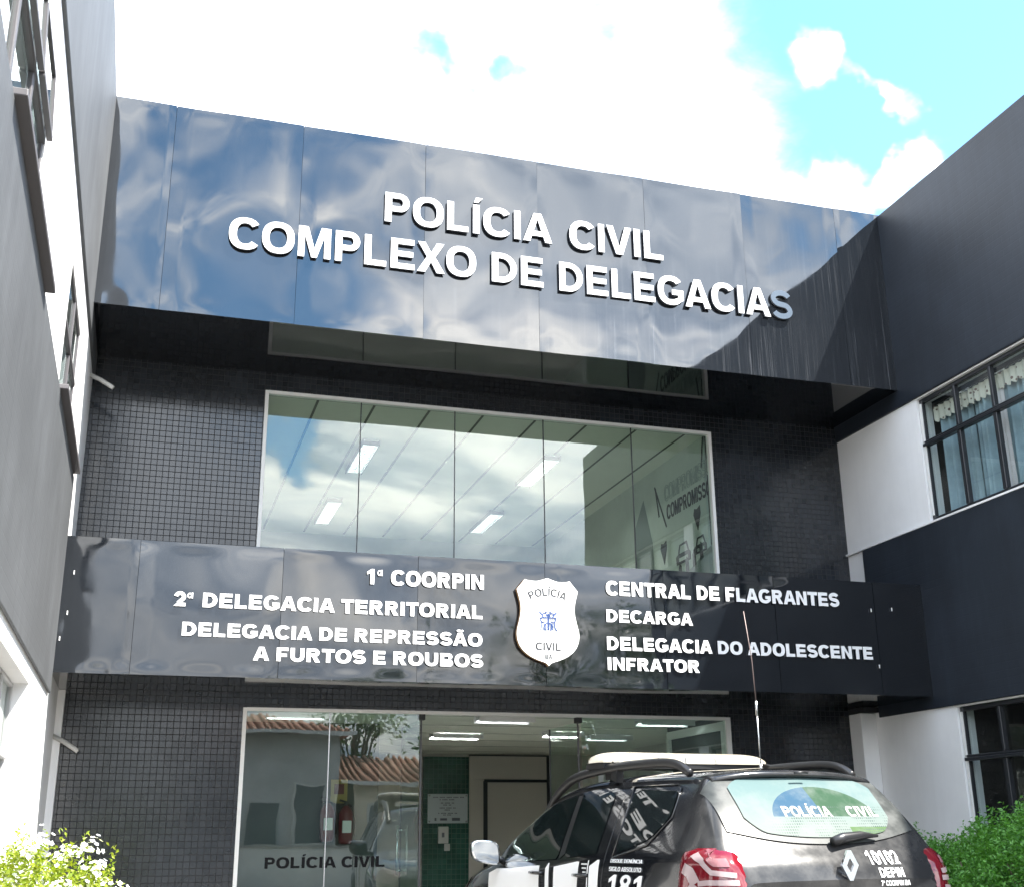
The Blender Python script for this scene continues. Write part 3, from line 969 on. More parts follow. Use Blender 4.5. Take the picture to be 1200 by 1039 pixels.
# sign fascias of wavy black composite panels
def fascia(name, z0, z1, xs, mats, seed):
    rnd = random.Random(seed)
    box = MB().box(XL + .006, XR - .004, YF + .02, -.003, z0 + .006, z1 - .006).build(name, 'joint_black', main)
    zt = 0.0
    for i, (a, b) in enumerate(zip(xs, xs[1:])):
        a += .0018; b -= .0018
        tilt = rnd.uniform(-.006, .006); tz = rnd.uniform(-.008, .008)
        ph = [rnd.uniform(0, 6.28) for _ in range(6)]
        ox, oz = rnd.uniform(-50, 50), rnd.uniform(-50, 50)
        nx, nz = 44, 60
        rows = []
        for r in range(nz + 1):
            vz = r / nz; row = []
            for c in range(nx + 1):
                vx = c / nx
                x = a + (b - a) * vx; z = z0 + (z1 - z0) * vz
                e = min(1.0, min(vx, 1 - vx) * 9) ; ez = min(1.0, min(vz, 1 - vz) * 12)
                big_ = mnoise.noise(Vector((x * .9 + ox, z * .8 + oz, 0))) * .012
                mid_ = mnoise.noise(Vector((x * 2.6 + oz, z * 1.7 + ox, 3))) * .0018
                rim_ = mnoise.noise(Vector((x * 1.1 + seed, z * 3.2 + ox, 9))) * .0022 * (1 - e)
                dent = .0018 * math.exp(-((vz - .02) / .05) ** 2) * math.sin(vx * 9 + ph[0]) + .0014 * math.exp(-((vz - .98) / .05) ** 2) * math.sin(vx * 7 + ph[1])
                y = YF - (big_ + mid_) * (.35 + .65 * e) - rim_ - dent - tilt * (vx - .5) * (b - a) - tz * (vz - .5)
                row.append((x, min(y, YF + .012), z))
            rows.append(row)
        p = MB().grid(rows)
        for q in (0, -1):      # folded returns at the vertical edges
            edge_ = [r[q] for r in rows]
            p.grid([[e_, (e_[0], YF + .018, e_[2])] for e_ in edge_], smooth=False, flip=(q == 0))
        p.grid([[v, (v[0], YF + .018, v[2])] for v in rows[0]], smooth=False, flip=False)
        p.grid([[v, (v[0], YF + .018, v[2])] for v in rows[-1]], smooth=False, flip=True)
        p.build('fascia_panel', mats, box)
    # soffit, slightly wavy
    rows = []
    for r in range(9):
        y = YF + .004 + (-.004 - YF - .004) * r / 8
        rows.append([(XL + .006 + (XR - XL - .012) * c / 120, y, z0 + .001 + .003 * mnoise.noise(Vector((c * .09, r * .22, seed)))) for c in range(121)])
    MB().grid(rows, flip=True).build('soffit', 'soffit_black', box)
    return box


seams = [XL + .006, -.16, 1.10, 2.38, 3.61, 4.85, 6.05, 7.26, XR - .004]
fu = fascia('upper_fascia', 5.954, 8.175, seams, 'gloss_black_panel', 3)
seams_l = [XL + .006, -.13, 1.12, 2.37, 3.62, 4.86, 6.09, 7.26, XR - .004]
fl = fascia('lower_fascia', 2.567, 3.741, seams_l, 'gloss_black_sheet', 11)

toU = lambda x, z, dd: (x, YF - .016 - dd, z)
for word, x0, x1, z0 in (('POLÍCIA', 1.954, 3.755, 7.185), ('CIVIL', 3.952, 5.034, 7.168), ('COMPLEXO', .426, 2.919, 6.672), ('DE', 3.088, 3.65, 6.660), ('DELEGACIAS', 3.827, 6.575, 6.652)):
    L = write(word, x0, x1, z0, .335, toU, .026, .215, 0, 1)
    for i, (ch, b) in enumerate(L):
        grey = word == 'DELEGACIAS' and i == len(L) - 1
        o = b.build('letter', ['shaded_letter' if grey else 'white_letter', 'letter_side'], fu)
        if grey: o['label'] = 'letter S with shade put into its bluish grey face'
# lower sign: flat cut letters
toL = lambda x, z, dd: (x, YF - .017 - dd, z)
for text, x0, x1, z0, cap in (('1ª COORPIN', 1.885, 3.002, 3.446, .142), ('2ª DELEGACIA TERRITORIAL', .188, 2.989, 3.166, .128), ('DELEGACIA DE REPRESSÃO', .276, 2.987, 2.910, .120), ('A FURTOS E ROUBOS', .896, 2.995, 2.716, .120),
                              ('CENTRAL DE FLAGRANTES', 4.241, 6.830, 3.456, .142), ('DECARGA', 4.237, 5.152, 3.193, .122), ('DELEGACIA DO ADOLESCENTE', 4.234, 7.165, 2.923, .130), ('INFRATOR', 4.234, 5.197, 2.732, .120)):
    put_words('lettering', 'vinyl_white', fl, text, x0, x1, z0, cap, toL, .006, .275)
# police badge
cx = 3.623
half = [(.0, 3.582), (.10, 3.550), (.185, 3.552), (.225, 3.562), (.308, 3.462), (.275, 3.335), (.272, 3.24), (.29, 3.15), (.312, 3.05), (.300, 2.965), (.262, 2.895), (.19, 2.835), (.10, 2.795), (.03, 2.772), (.0, 2.744)]


def smooth_half(h):
    pts = []
    segs = [h[0:4], h[4:]]
    for sgm in segs:
        n = len(sgm)
        for i in range(n - 1):
            p0, p1, p2, p3 = sgm[max(i - 1, 0)], sgm[i], sgm[i + 1], sgm[min(i + 2, n - 1)]
            for t in (0, .25, .5, .75):
                pts.append(tuple(.5 * ((2 * p1[k]) + (-p0[k] + p2[k]) * t + (2 * p0[k] - 5 * p1[k] + 4 * p2[k] - p3[k]) * t * t + (-p0[k] + 3 * p1[k] - 3 * p2[k] + p3[k]) * t ** 3) for k in (0, 1)))
        pts.append(sgm[-1])
    return pts


hs = smooth_half(half)
outline = [(cx + x, z) for x, z in hs] + [(cx - x, z) for x, z in hs[-2:0:-1]]
outline = outline[::-1]
bd = MB().shape(outline, [], toL, .05, 0, 1).build('badge', ['badge_white', 'badge_rim'], fl)
toB = lambda x, z, dd: (x, YF - .0675 - dd, z)
arcw = MB()
lay, W = layout('POLÍCIA', .20)
for ch, px_, O in lay:
    for o, hh in O:
        def f(p):
            u = (px_ + p[0]) / W - .5
            a = u * .95
            rad = .375 + p[1] * .072
            return (cx + rad * math.sin(a), 3.035 + rad * math.cos(a) + .0)
        arcw.shape([f(p) for p in o], [[f(p) for p in h] for h in hh], toB, .002)
arcw.build('badge_lettering', 'badge_grey', bd)
merge(write('CIVIL', 3.495, 3.745, 2.89, .072, toB, .002, .20)).build('badge_lettering', 'badge_grey', bd)
merge(write('BA', 3.588, 3.658, 2.81, .042, toB, .002, .20)).build('badge_lettering', 'badge_grey', bd)
em = MB()
ez = 3.165
for sg in (-1, 1):
    X = lambda x: cx + sg * x
    for pts, wd in (([(.004, ez - .085), (.004, ez), (.004, ez + .07)], .007), ([(.088, ez + .088), (.062, ez + .066), (.05, ez + .05)], .010), ([(.088, ez - .088), (.070, ez - .066), (.062, ez - .03), (.066, ez + .0)], .008),
                    (arc(.036, ez + .058, .022, .020, -60, 240, 8), .007), (arc(.050, ez + .012, .026, .022, -150, 120, 8), .007), ([(.010, ez + .032), (.044, ez + .036), (.082, ez + .030)], .007),
                    ([(.012, ez - .015), (.028, ez - .03), (.030, ez - .07), (.018, ez - .088)], .008), ([(.036, ez - .024), (.046, ez - .06), (.040, ez - .085)], .006), ([(.010, ez + .085), (.030, ez + .088)], .007)):
        pp = [(X(x), z) for x, z in pts]
        o = band(pp, wd * 1.15)
        em.shape(o, [], toB, .002 + .0002 * len(em.f) / 8)
em.build('badge_emblem', 'badge_blue', bd)
# little clips on the lower fascia edge
cl = []
for x, z in ((-.66, 3.4), (-.68, 3.05), (-.72, 2.83), (7.2, 3.42), (7.45, 3.44), (7.23, 2.84)):
    cl.append((x, x + .009, YF - .02, YF - .012, z, z + .036))
each('panel_scuff', 'frame_white', fl, cl)


# ------------------------------------------------------------------ wings
def window(parent, x, ya, yb, za, zb, mullions, rail, fm, sgn, deep=.07, slim=1.0, fw_=.045):
    """window in a wall plane x; sgn=+1 when the building lies towards +x"""
    X = x + sgn * deep
    x0, x1 = sorted((X - sgn * .035 * slim, X + sgn * .015))
    f = MB()
    f.box(x0, x1, ya, ya + fw_, za, zb); f.box(x0, x1, yb - fw_, yb, za, zb)
    f.box(x0, x1, ya + fw_, yb - fw_, za, za + fw_); f.box(x0, x1, ya + fw_, yb - fw_, zb - fw_, zb)
    fr = bevel(f.build('window', fm, parent), .006, 1)
    ys = [ya + fw_] + mullions + [yb - fw_]
    xa, xb = sorted((X - sgn * .045 * slim, X + sgn * .012))
    for m_ in mullions:
        bevel(MB().box(xa, xb, m_ - .028, m_ + .028, za + fw_, rail - .03).build('mullion', fm, fr), .005, 1)
        bevel(MB().box(xa, xb, m_ - .02, m_ + .02, rail + .03, zb - fw_).build('mullion', fm, fr), .005, 1)
    b = MB(); xa, xb = sorted((X - sgn * .06 * slim, X + sgn * .014))
    b.box(xa, xb, ya + fw_ * .2, yb - fw_ * .2, rail - .03, rail + .005); b.box(xa + .01 * slim, xb - .01 * slim, ya + fw_ * .3, yb - fw_ * .3, rail + .006, rail + .03)
    bevel(b.build('transom', fm, fr), .006, 1)
    for a, c in zip(ys, ys[1:]):
        for lo_, hi_, top in ((za + fw_, rail - .03, False), (rail + .03, zb - fw_, True)):
            q = [(X, a + .005, lo_), (X, c - .005, lo_), (X, c - .005, hi_), (X, a + .005, hi_)]
            if sgn > 0: q = q[::-1]
            MB().quad(*q).build('pane', 'window_glass', fr)
    return fr


def sash(fr, x, ya, yb, z_top, h, ang, sgn, fm):
    """top-hung sash tilted out"""
    mb = MB(); gl = MB()
    ux, uz = -sgn * math.sin(ang), -math.cos(ang)
    at = lambda y, k: Vector((x + ux * k, y, z_top + uz * k))
    mb.bar(at(ya, 0), at(yb, 0), .024).bar(at(ya, h), at(yb, h), .03).bar(at(ya, 0), at(ya, h), .024).bar(at(yb, 0), at(yb, h), .024)
    s = mb.build('sash', fm, fr)
    gl.quad(at(ya, .02), at(yb, .02), at(yb, h - .02), at(ya, h - .02)); gl.build('sash_pane', 'window_glass', s)
    return s


YE = -8.4        # street end of the wings
# right wing
rw = thing('wing_building', 'right hand wing, shaded white wall with dark parapet and blue curtained window', 'building', (XR + 3, -4, 0))
UW = (-3.94, -1.61, 4.375, 5.745); LWn = (-3.99, -1.66, 1.0, 2.43); UW2 = (-8.15, -4.25, 4.375, 5.745); LW2 = (-8.15, -4.3, 1.0, 2.43)
mb = MB(); wall_x(mb, XR, YE, 9, 0, 8.0, [UW, LWn, UW2, LW2], .2, 0, 1)
mb.box(XR + .003, 16, YE, YE + .2, 0, 8.0); mb.box(16, 16.2, YE, 9, 0, 8.0); mb.box(XR + .2, 16, YE + .2, 9, 7.8, 8.0); mb.box(XR + .003, 16, 8.9, 9, 0, 8)
mb.build('wall', 'white_paint', rw)
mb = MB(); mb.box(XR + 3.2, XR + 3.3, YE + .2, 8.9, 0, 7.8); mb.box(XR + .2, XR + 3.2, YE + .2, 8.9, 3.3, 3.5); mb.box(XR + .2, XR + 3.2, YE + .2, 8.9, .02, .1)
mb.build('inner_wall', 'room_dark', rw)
mb = MB(); mb.box(XR - .028, XR + .3, YE - .03, 0.0, 5.761, 8.161); mb.box(XR + .3, 16.2, YE - .03, YE + .1, 5.761, 8.161)
bevel(mb.build('parapet', 'dark_paint', rw), .012)
mb = MB(); mb.box(XR - .026, XR - .001, YE - .03, -.33, 2.446, 4.345); mb.box(XR - .001, 16.2, YE - .03, YE - .001, 2.446, 4.345)
bevel(mb.build('dark_band', 'dark_paint', rw), .008)
mb = MB(); mb.box(XR - .032, XR + .05, YE, -.0, 4.346, 4.366)
mb.build('sill', 'white_paint', rw)
mb = MB(); mb.box(XR - .20, XR - .001, -.24, -.001, 0, 2.50); bevel(mb.build('pilaster', 'white_paint', rw), .01)
mb = MB(); mb.box(XR - .204, XR - .0005, -.32, -.0, 2.505, 2.562); mb.build('beam_strip', 'dull_black', rw)
fr1 = window(rw, XR, *UW, [-3.36, -2.78, -2.21], 5.235, 'frame_black', 1)
fr2 = window(rw, XR, *LWn, [-3.41, -2.83, -2.25], 1.93, 'frame_black', 1)
window(rw, XR, *UW2, [-7.5, -6.85, -6.2, -5.55, -4.9], 5.235, 'frame_black', 1)
window(rw, XR, *LW2, [-7.5, -6.85, -6.2, -5.55, -4.9], 1.93, 'frame_black', 1)
MB().box(XR + .02, XR + .05, -1.70, -1.675, 1.1, 2.38).build('jamb_strip', 'frame_white', fr2)
MB().box(XR + .02, XR + .05, -1.650, -1.625, 4.44, 5.69).build('jamb_strip', 'frame_white', fr1)
# curtains behind the upper right window
cur_lab = ['blue grey curtain at the building-side end of the upper right window', 'blue grey curtain second from the facade in the upper right window', 'blue grey curtain third from the facade in the upper right window', 'blue grey curtain at the street end of the upper right window']
for i, (a, b) in enumerate(((-2.23, -1.66), (-2.80, -2.25), (-3.37, -2.82), (-3.90, -3.39))):
    ct = thing('curtain', cur_lab[i], 'curtain', (XR + .24, (a + b) / 2, 4.42), group='blue curtains in the upper right window')
    rn = random.Random(i + 3)
    rows = []
    for r in range(2):
        z = 4.42 + 1.24 * r; row = []
        for c in range(61):
            t = c / 60; y = a + (b - a) * t
            row.append((XR + .24 + .035 * math.sin(t * 34 + i) * (1 - .3 * r) + .02 * math.sin(t * 13 + i * 2), y, z))
        rows.append(row)
    MB().grid(rows).build('drape', 'curtain_blue', ct)
    rows = []
    for r in range(2):
        rows.append([(XR + .185 + .012 * math.sin(c * .9), a + (b - a) * c / 40, 5.66 - (r * (.15 + .045 * abs(math.sin(c * .47)) * .6))) for c in range(41)])
    MB().grid(rows).build('valance', 'valance_print', ct)
    if i in (1, 2):
        MB().grid([[(XR + .195 + .01 * math.sin(c * 1.3), a + .02 + .10 * c / 8 + r * .02, 4.45 + 1.2 * r) for c in range(9)] for r in range(2)]).build('lining', 'curtain_pink', ct)
    MB().tube([(XR + .22, a, 5.69), (XR + .22, b, 5.69)], .012).build('curtain_rod', 'steel', ct)
# noticeboard-like furniture inside the lower right room
solo(MB().box(XR + 1.2, XR + 1.24, -5.2, -2.9, 1.45, 1.56).box(XR + 1.18, XR + 1.25, -2.95, -2.88, .1, 2.2), 'room_divider', 'frame_black', 'dark rail divider inside the lower right room behind the glass', 'divider', (XR + 1.2, -3.9, .1))
solo(MB().box(XR + 2.6, XR + 2.66, -6.4, -4.6, 1.35, 2.15), 'wall_poster', 'house_cream', 'pale poster on the back wall of the lower right room', 'poster', (XR + 2.6, -5.5, 1.35))

# left wing
lwg = thing('wing_building', 'left hand wing, sunlit white wall with dark grey bands and tilted windows', 'building', (XL - 3, -4, 0))
A1 = (-8.0, -5.95, 4.32, 5.30); A2 = (-3.56, -2.12, 4.32, 5.30); B1 = (-5.4, -3.15, 1.0, 2.26); B2 = (-8.0, -6.2, 1.0, 2.26)
mb = MB(); wall_x(mb, XL, YE, 9, 0, 8.0, [A1, A2, B1, B2], .2, 0, -1)
mb.box(-9, XL - .003, YE, YE + .2, 0, 8.0); mb.box(-9.2, -9, YE, 9, 0, 8.0); mb.box(-9, XL - .2, YE + .2, 9, 7.8, 8.0); mb.box(-9, XL - .003, 8.9, 9, 0, 8)
mb.build('wall', 'white_paint', lwg)
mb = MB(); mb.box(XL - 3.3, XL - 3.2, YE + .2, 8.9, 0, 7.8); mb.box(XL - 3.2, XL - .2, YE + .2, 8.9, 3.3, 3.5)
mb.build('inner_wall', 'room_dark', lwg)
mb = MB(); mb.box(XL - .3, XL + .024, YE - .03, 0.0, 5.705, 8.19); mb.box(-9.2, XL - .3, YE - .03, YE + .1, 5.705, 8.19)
bevel(mb.build('parapet', 'sunlit_grey_paint', lwg), .012)
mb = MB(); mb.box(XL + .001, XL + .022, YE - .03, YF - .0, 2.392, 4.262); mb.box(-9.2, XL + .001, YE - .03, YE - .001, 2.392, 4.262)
bevel(mb.build('dark_band', 'sunlit_grey_paint', lwg), .008)
mb = MB(); mb.box(XL + .001, XL + .065, -.10, -.001, 0, 2.564); mb.build('pilaster', 'white_paint', lwg)
for ya, yb in ((-7.3, -5.25), (-3.63, -1.47)):
    bevel(MB().box(XL + .001, XL + .075, ya, yb, 4.263, 4.30).build('sill', 'frame_grey', lwg), .005)
f = window(lwg, XL, *A1, [-7.3, -6.62], 4.85, 'frame_grey', -1, .02, .35, .03)
sash(f, XL + .004, -6.60, -5.98, 5.25, .40, R(3), -1, 'frame_grey'); sash(f, XL + .004, -7.28, -6.64, 5.25, .40, R(3), -1, 'frame_grey')
f = window(lwg, XL, *A2, [-2.84], 4.85, 'frame_grey', -1, .02, .35, .03)
f = window(lwg, XL, *B1, [-4.65, -3.9], 1.78, 'frame_alu', -1, .12, .6, .03)
window(lwg, XL, *B2, [-7.4, -6.8], 1.78, 'frame_alu', -1, .12, .6, .03)
for y, z in ((-.42, 5.56), (-.10, 2.12)):
    MB().tube([(XL - .02, y, z + .03), (XL + .10, y - .03, z - .03), (XL + .23, y - .06, z - .115)], .022, 12).build('drain_spout', 'pipe_white', lwg)

# ------------------------------------------------------------------ lights in the halls
def luminaire(lx, ly, z, sx_, sy_, lit, label, group, n=2, soft=False):
    t = thing('ceiling_light', label, 'ceiling light', (lx, ly, z), group=group)
    h = MB().box(lx - sx_ / 2, lx + sx_ / 2, ly - sy_ / 2, ly + sy_ / 2, z - .012, z - .001).build('housing', 'fixture', t)
    lv = MB(); lm = ('lamp_lit' if z < 4 and not soft else ('lamp_soft' if z > 4 else 'lamp_mild')) if lit else 'unlit_tube'
    along_y = sy_ > sx_
    for k in range(n):
        o = (k + .5) / n - .5
        tb = MB()
        if along_y: tb.tube([(lx + o * sx_, ly - sy_ * .46, z - .026), (lx + o * sx_, ly + sy_ * .46, z - .026)], .010, 8)
        else: tb.tube([(lx - sx_ * .46, ly + o * sy_, z - .026), (lx + sx_ * .46, ly + o * sy_, z - .026)], .010, 8)
        tb.build('tube', lm, t)
    for k in range(15):
        o = -.46 + .92 * k / 14
        if along_y: lv.box(lx - sx_ / 2, lx + sx_ / 2, ly + o * sy_ - .003, ly + o * sy_ + .003, z - .07, z - .013)
        else: lv.box(lx + o * sx_ - .003, lx + o * sx_ + .003, ly - sy_ / 2, ly + sy_ / 2, z - .050, z - .013)
    for q in (-1, 1):
        if along_y: lv.box(lx + q * sx_ / 2 - .004, lx + q * sx_ / 2 + .004, ly - sy_ / 2, ly + sy_ / 2, z - .075, z - .013)
        else: lv.box(lx - sx_ / 2, lx + sx_ / 2, ly + q * sy_ / 2 - .004, ly + q * sy_ / 2 + .004, z - .075, z - .013)
    lv.build('louvre', 'fixture_grey' if z > 4 else 'fixture', t)


GL = 'ceiling lights in the entrance hall'; GU = 'ceiling lights in the upper hall'
luminaire(3.87, 3.05, 2.488, .66, .22, True, 'lit ceiling light in the entrance hall above the green tiled wall', GL, 3)
luminaire(3.83, .75, 2.488, .64, .22, True, 'softly lit bluish ceiling light just inside the open entrance', GL, 2, True)
luminaire(5.14, 2.55, 2.488, .50, .22, True, 'lit ceiling light left of the light bar, behind the right door leaf', GL)
luminaire(5.75, .76, 2.488, .66, .20, True, 'softly lit ceiling light close behind the right entrance pane', GL, 2, True)
luminaire(5.92, 2.95, 2.488, .60, .20, True, 'softly lit ceiling light farther back behind the right entrance pane', GL, 2, True)
luminaire(1.55, .72, 2.488, .62, .20, True, 'softly lit ceiling light at top left of the left entrance pane', GL, 2, True)
luminaire(4.65, 1.95, 5.755, .20, 1.27, True, 'lit ceiling light near the glass on the right of the upper hall', GU)
luminaire(4.72, 4.65, 5.755, .20, 1.23, True, 'lit ceiling light deep on the right of the upper hall', GU)
luminaire(2.34, 4.65, 5.755, .20, 1.35, True, 'lit ceiling light deep on the left of the upper hall', GU)
luminaire(2.36, 1.95, 5.755, .20, 1.27, True, 'lit ceiling light near the glass on the left of the upper hall', GU)

# things on the hall walls
pl = thing('wall_plaque', 'grey metal inauguration plaque with small print on green tiled wall', 'plaque', (4.73, 6.95, 1.43))
MB().box(4.41, 5.055, 6.940, 6.958, 1.43, 1.87).build('plate', 'plaque_metal', pl)
tx = MB()
for i, (z, a, b) in enumerate(((1.81, 4.47, 5.0), (1.775, 4.60, 4.87), (1.725, 4.62, 4.85), (1.695, 4.66, 4.81), (1.65, 4.60, 4.87), (1.62, 4.66, 4.81), (1.57, 4.58, 4.9), (1.545, 4.66, 4.8))):
    n = int((b - a) / .022)
    for k in range(n):
        if (k * 7 + i * 3) % 5 == 0: continue
        tx.box(a + k * .022, a + k * .022 + .015, 6.937, 6.9395, z, z + .016)
tx.box(4.52, 4.55, 6.936, 6.9395, 1.465, 1.51).box(4.61, 4.72, 6.936, 6.9395, 1.47, 1.505).box(4.80, 4.93, 6.936, 6.9395, 1.465, 1.51)
tx.build('print', 'plaque_ink', pl)
for x in (4.435, 5.03):
    for z in (1.455, 1.845): MB().tube([(x, 6.944, z), (x, 6.93, z)], .012, 8).build('bolt', 'steel', pl)
ic = thing('intercom', 'white wall intercom box below the plaque on green tiles', 'intercom', (4.66, 6.95, 1.05))
bevel(MB().box(4.58, 4.74, 6.90, 6.959, 1.13, 1.38).build('case', 'plastic_white', ic), .012)
bevel(MB().box(4.68, 4.77, 6.925, 6.959, 1.02, 1.125).build('switch_box', 'plastic_white', ic), .008)
MB().box(4.63, 4.67, 6.895, 6.899, 1.22, 1.29).build('button', 'plaque_ink', ic)
for i, (x, z, lb) in enumerate(((2.09, 1.19, 'left red fire extinguisher on the partition behind the entrance glass'), (2.30, 1.16, 'right red fire extinguisher on the partition behind the entrance glass'))):
    fe = thing('fire_extinguisher', lb, 'fire extinguisher', (x, 1.90, z), group='red fire extinguishers behind the entrance glass')
    bz = [(x, 1.90, z + q) for q in (0, .02, .05, .32, .37, .40, .41)]
    MB().tube(bz, [.055, .075, .08, .08, .06, .03, .028], 16).build('cylinder', 'red_paint', fe)
    MB().box(x - .05, x + .05, 1.815, 1.83, z + .12, z + .25).build('label_sheet', 'plastic_white', fe)
    MB().bar((x, 1.9, z + .41), (x, 1.9, z + .46), .03).bar((x, 1.9, z + .45), (x - .08, 1.86, z + .47), .02).bar((x, 1.9, z + .44), (x - .07, 1.86, z + .42), .015).build('valve', 'plastic_black', fe)
    MB().tube([(x, 1.9, z + .43), (x + .07, 1.87, z + .40), (x + .10, 1.86, z + .25), (x + .095, 1.86, z + .08)], .012, 8).build('hose', 'plastic_black', fe)
sg = thing('wall_sign', 'small yellow and red safety sign above the fire extinguishers', 'sign', (2.25, 1.99, 1.66))
MB().box(2.13, 2.32, 1.98, 1.998, 1.60, 1.86).build('sign_plate', 'yellow_sign', sg)
MB().box(2.17, 2.28, 1.974, 1.979, 1.70, 1.81).build('sign_mark', 'red_paint', sg)

# ------------------------------------------------------------------ police car
CAR_H = R(-6.3)
car = thing('parked_car', 'black police SUV with white light bar parked nose-in at the entrance', 'car', (3.925, -5.70, 0), -CAR_H)
ORG[car.name] = Vector()
U = np.array([0.0, .04, .10, .18, .30, .48, .8, 1.3, 1.9, 2.4, 2.75, 3.05, 3.30, 3.7, 4.05, 4.25, 4.34])
TAB = {  # half width / height keys along the length
    'wsill': [.64, .72, .77, .80, .83, .85, .86, .86, .86, .86, .86, .86, .85, .83, .74, .62, .45],
    'wmax': [.70, .785, .825, .85, .875, .89, .90, .90, .895, .895, .90, .90, .89, .87, .80, .68, .50],
    'wsh': [.66, .75, .795, .815, .835, .85, .86, .865, .862, .862, .865, .855, .84, .80, .71, .60, .46],
    'zsh': [.94, 1.02, 1.08, 1.11, 1.125, 1.125, 1.11, 1.08, 1.055, 1.035, 1.025, 1.01, .985, .94, .87, .76, .58],
    'wr': [.62, .70, .73, .715, .675, .615, .60, .605, .61, .612, .692, .785, .80, .74, .64, .54, .42],
    'zr': [.97, 1.06, 1.14, 1.255, 1.40, 1.555, 1.575, 1.585, 1.575, 1.525, 1.36, 1.175, 1.035, .98, .90, .79, .61],
    'zt': [.98, 1.07, 1.15, 1.27, 1.43, 1.60, 1.635, 1.645, 1.635, 1.585, 1.42, 1.235, 1.085, 1.02, .935, .81, .62],
    'zb': [.42, .36, .32, .30, .28, .26, .25, .25, .25, .25, .25, .25, .26, .27, .30, .34, .40]}


def pchip(xk, yk, x):
    xk = np.asarray(xk, float); yk = np.asarray(yk, float); h = np.diff(xk); dl = np.diff(yk) / h
    m = np.zeros_like(yk); m[0] = dl[0]; m[-1] = dl[-1]
    for i in range(1, len(yk) - 1):
        if dl[i - 1] * dl[i] > 0:
            w1 = 2 * h[i] + h[i - 1]; w2 = h[i] + 2 * h[i - 1]
            m[i] = (w1 + w2) / (w1 / dl[i - 1] + w2 / dl[i])
    i = np.clip(np.searchsorted(xk, x) - 1, 0, len(xk) - 2)
    t = (x - xk[i]) / h[i]
    return (2 * t ** 3 - 3 * t ** 2 + 1) * yk[i] + (t ** 3 - 2 * t ** 2 + t) * h[i] * m[i] + (-2 * t ** 3 + 3 * t ** 2) * yk[i + 1] + (t ** 3 - t ** 2) * h[i] * m[i + 1]


UD = np.concatenate([np.linspace(0, .6, 40), np.linspace(.63, 3.9, 90), np.linspace(3.92, 4.34, 26)])
KD = {k: pchip(U, v, UD) for k, v in TAB.items()}
NS = 9


def section(i):
    g = {k: KD[k][i] for k in KD}
    zb, zs = g['zb'], g['zsh']
    pts = [(0, zb), (g['wsill'] * .85, zb), (g['wsill'], zb + .07), (g['wmax'], zb + (zs - zb) * .50), (g['wmax'] - .005, zb + (zs - zb) * .80), (g['wsh'], zs), (g['wr'], g['zr']), (g['wr'] * .72, g['zr'] + (g['zt'] - g['zr']) * .62), (0, g['zt'])]
    P_ = []
    for a, b in zip(pts, pts[1:]):
        for k in range(NS): P_.append((a[0] + (b[0] - a[0]) * k / NS, a[1] + (b[1] - a[1]) * k / NS))
    P_.append(pts[-1])
    A = np.array(P_)
    for _ in range(5):
        B = A.copy(); B[1:-1] = .25 * A[:-2] + .5 * A[1:-1] + .25 * A[2:]; A = B
    return A


SEC = [section(i) for i in range(len(UD))]


def bend(w_, u):
    """plan curvature of tail and nose"""
    k = 1 - (w_ / .8) ** 2
    u2 = u - .055 * k * max(0.0, 1 - u / .55)
    return u2 + .12 * k * max(0.0, (u - 3.7) / .64)


def L3(w_, u, z):       # w_>0 is the car's left side ; local x is its right
    return (-w_, bend(w_, u), z)


def secs(u):
    f = np.interp(u, UD, np.arange(len(UD))); i = min(int(f), len(UD) - 2); t = f - i
    return SEC[i] * (1 - t) + SEC[i + 1] * t


def Wat(u, z):
    A = secs(u)[2 * NS - 4:]
    return float(np.interp(z, A[:, 1], A[:, 0]))


def Zat(u, w_):
    A = secs(u)[5 * NS:]
    return float(np.interp(abs(w_), A[::-1, 0], A[::-1, 1]))


body = MB()
rows = []
for i, u in enumerate(UD):
    A = SEC[i]
    right = [L3(-p[0], u, p[1]) for p in A]
    left = [L3(p[0], u, p[1]) for p in A[::-1]]
    rows.append(right + left[1:-1] + [right[0]])
body.grid(rows, flip=True)
for r_, fl_ in ((rows[0], False), (rows[-1], True)):
    c = tuple(np.mean(np.array(r_[:-1]), axis=0)); n = len(r_) - 1
    body.add([c] + r_[:-1], [((0, 1 + j, 1 + (j + 1) % n) if not fl_ else (0, 1 + (j + 1) % n, 1 + j)) for j in range(n)], 0, True)
bo = body.build('body', 'car_paint', car)


def round_poly(pts, r=.03, n=5):
    out_ = []; N = len(pts)
    for i in range(N):
        p0, p1, p2 = (Vector(pts[(i + k) % N]) for k in (-1, 0, 1))
        a = (p0 - p1); b = (p2 - p1); ra = min(r, a.length * .45); rb = min(r, b.length * .45)
        A_ = p1 + a.normalized() * ra; B_ = p1 + b.normalized() * rb
        for k in range(n + 1):
            t = k / n
            out_.append(tuple(A_ * (1 - t) ** 2 + p1 * 2 * t * (1 - t) + B_ * t * t))
    return out_


def side_patch(poly, side, off, mats, name, parent, rnd=.03, M=14, N=16):
    """poly in (u,z) on the side surface"""
    P_ = round_poly([Vector(p) for p in poly], rnd) if rnd else [tuple(p) for p in poly]
    zs = [p[1] for p in P_]; z0, z1 = min(zs), max(zs)
    mb = MB(); rows = []
    for r in range(M + 1):
        z = z0 + (z1 - z0) * (.002 + .996 * r / M)
        us = []
        for a, b in zip(P_, P_[1:] + P_[:1]):
            if (a[1] - z) * (b[1] - z) <= 0 and a[1] != b[1]:
                us.append(a[0] + (b[0] - a[0]) * (z - a[1]) / (b[1] - a[1]))
        ua, ub = min(us), max(us)
        rows.append([L3(side * (Wat(ua + (ub - ua) * c / N, z) + off), ua + (ub - ua) * c / N, z) for c in range(N + 1)])
    mb.grid(rows, flip=(side > 0))
    return mb.build(name, mats, parent)


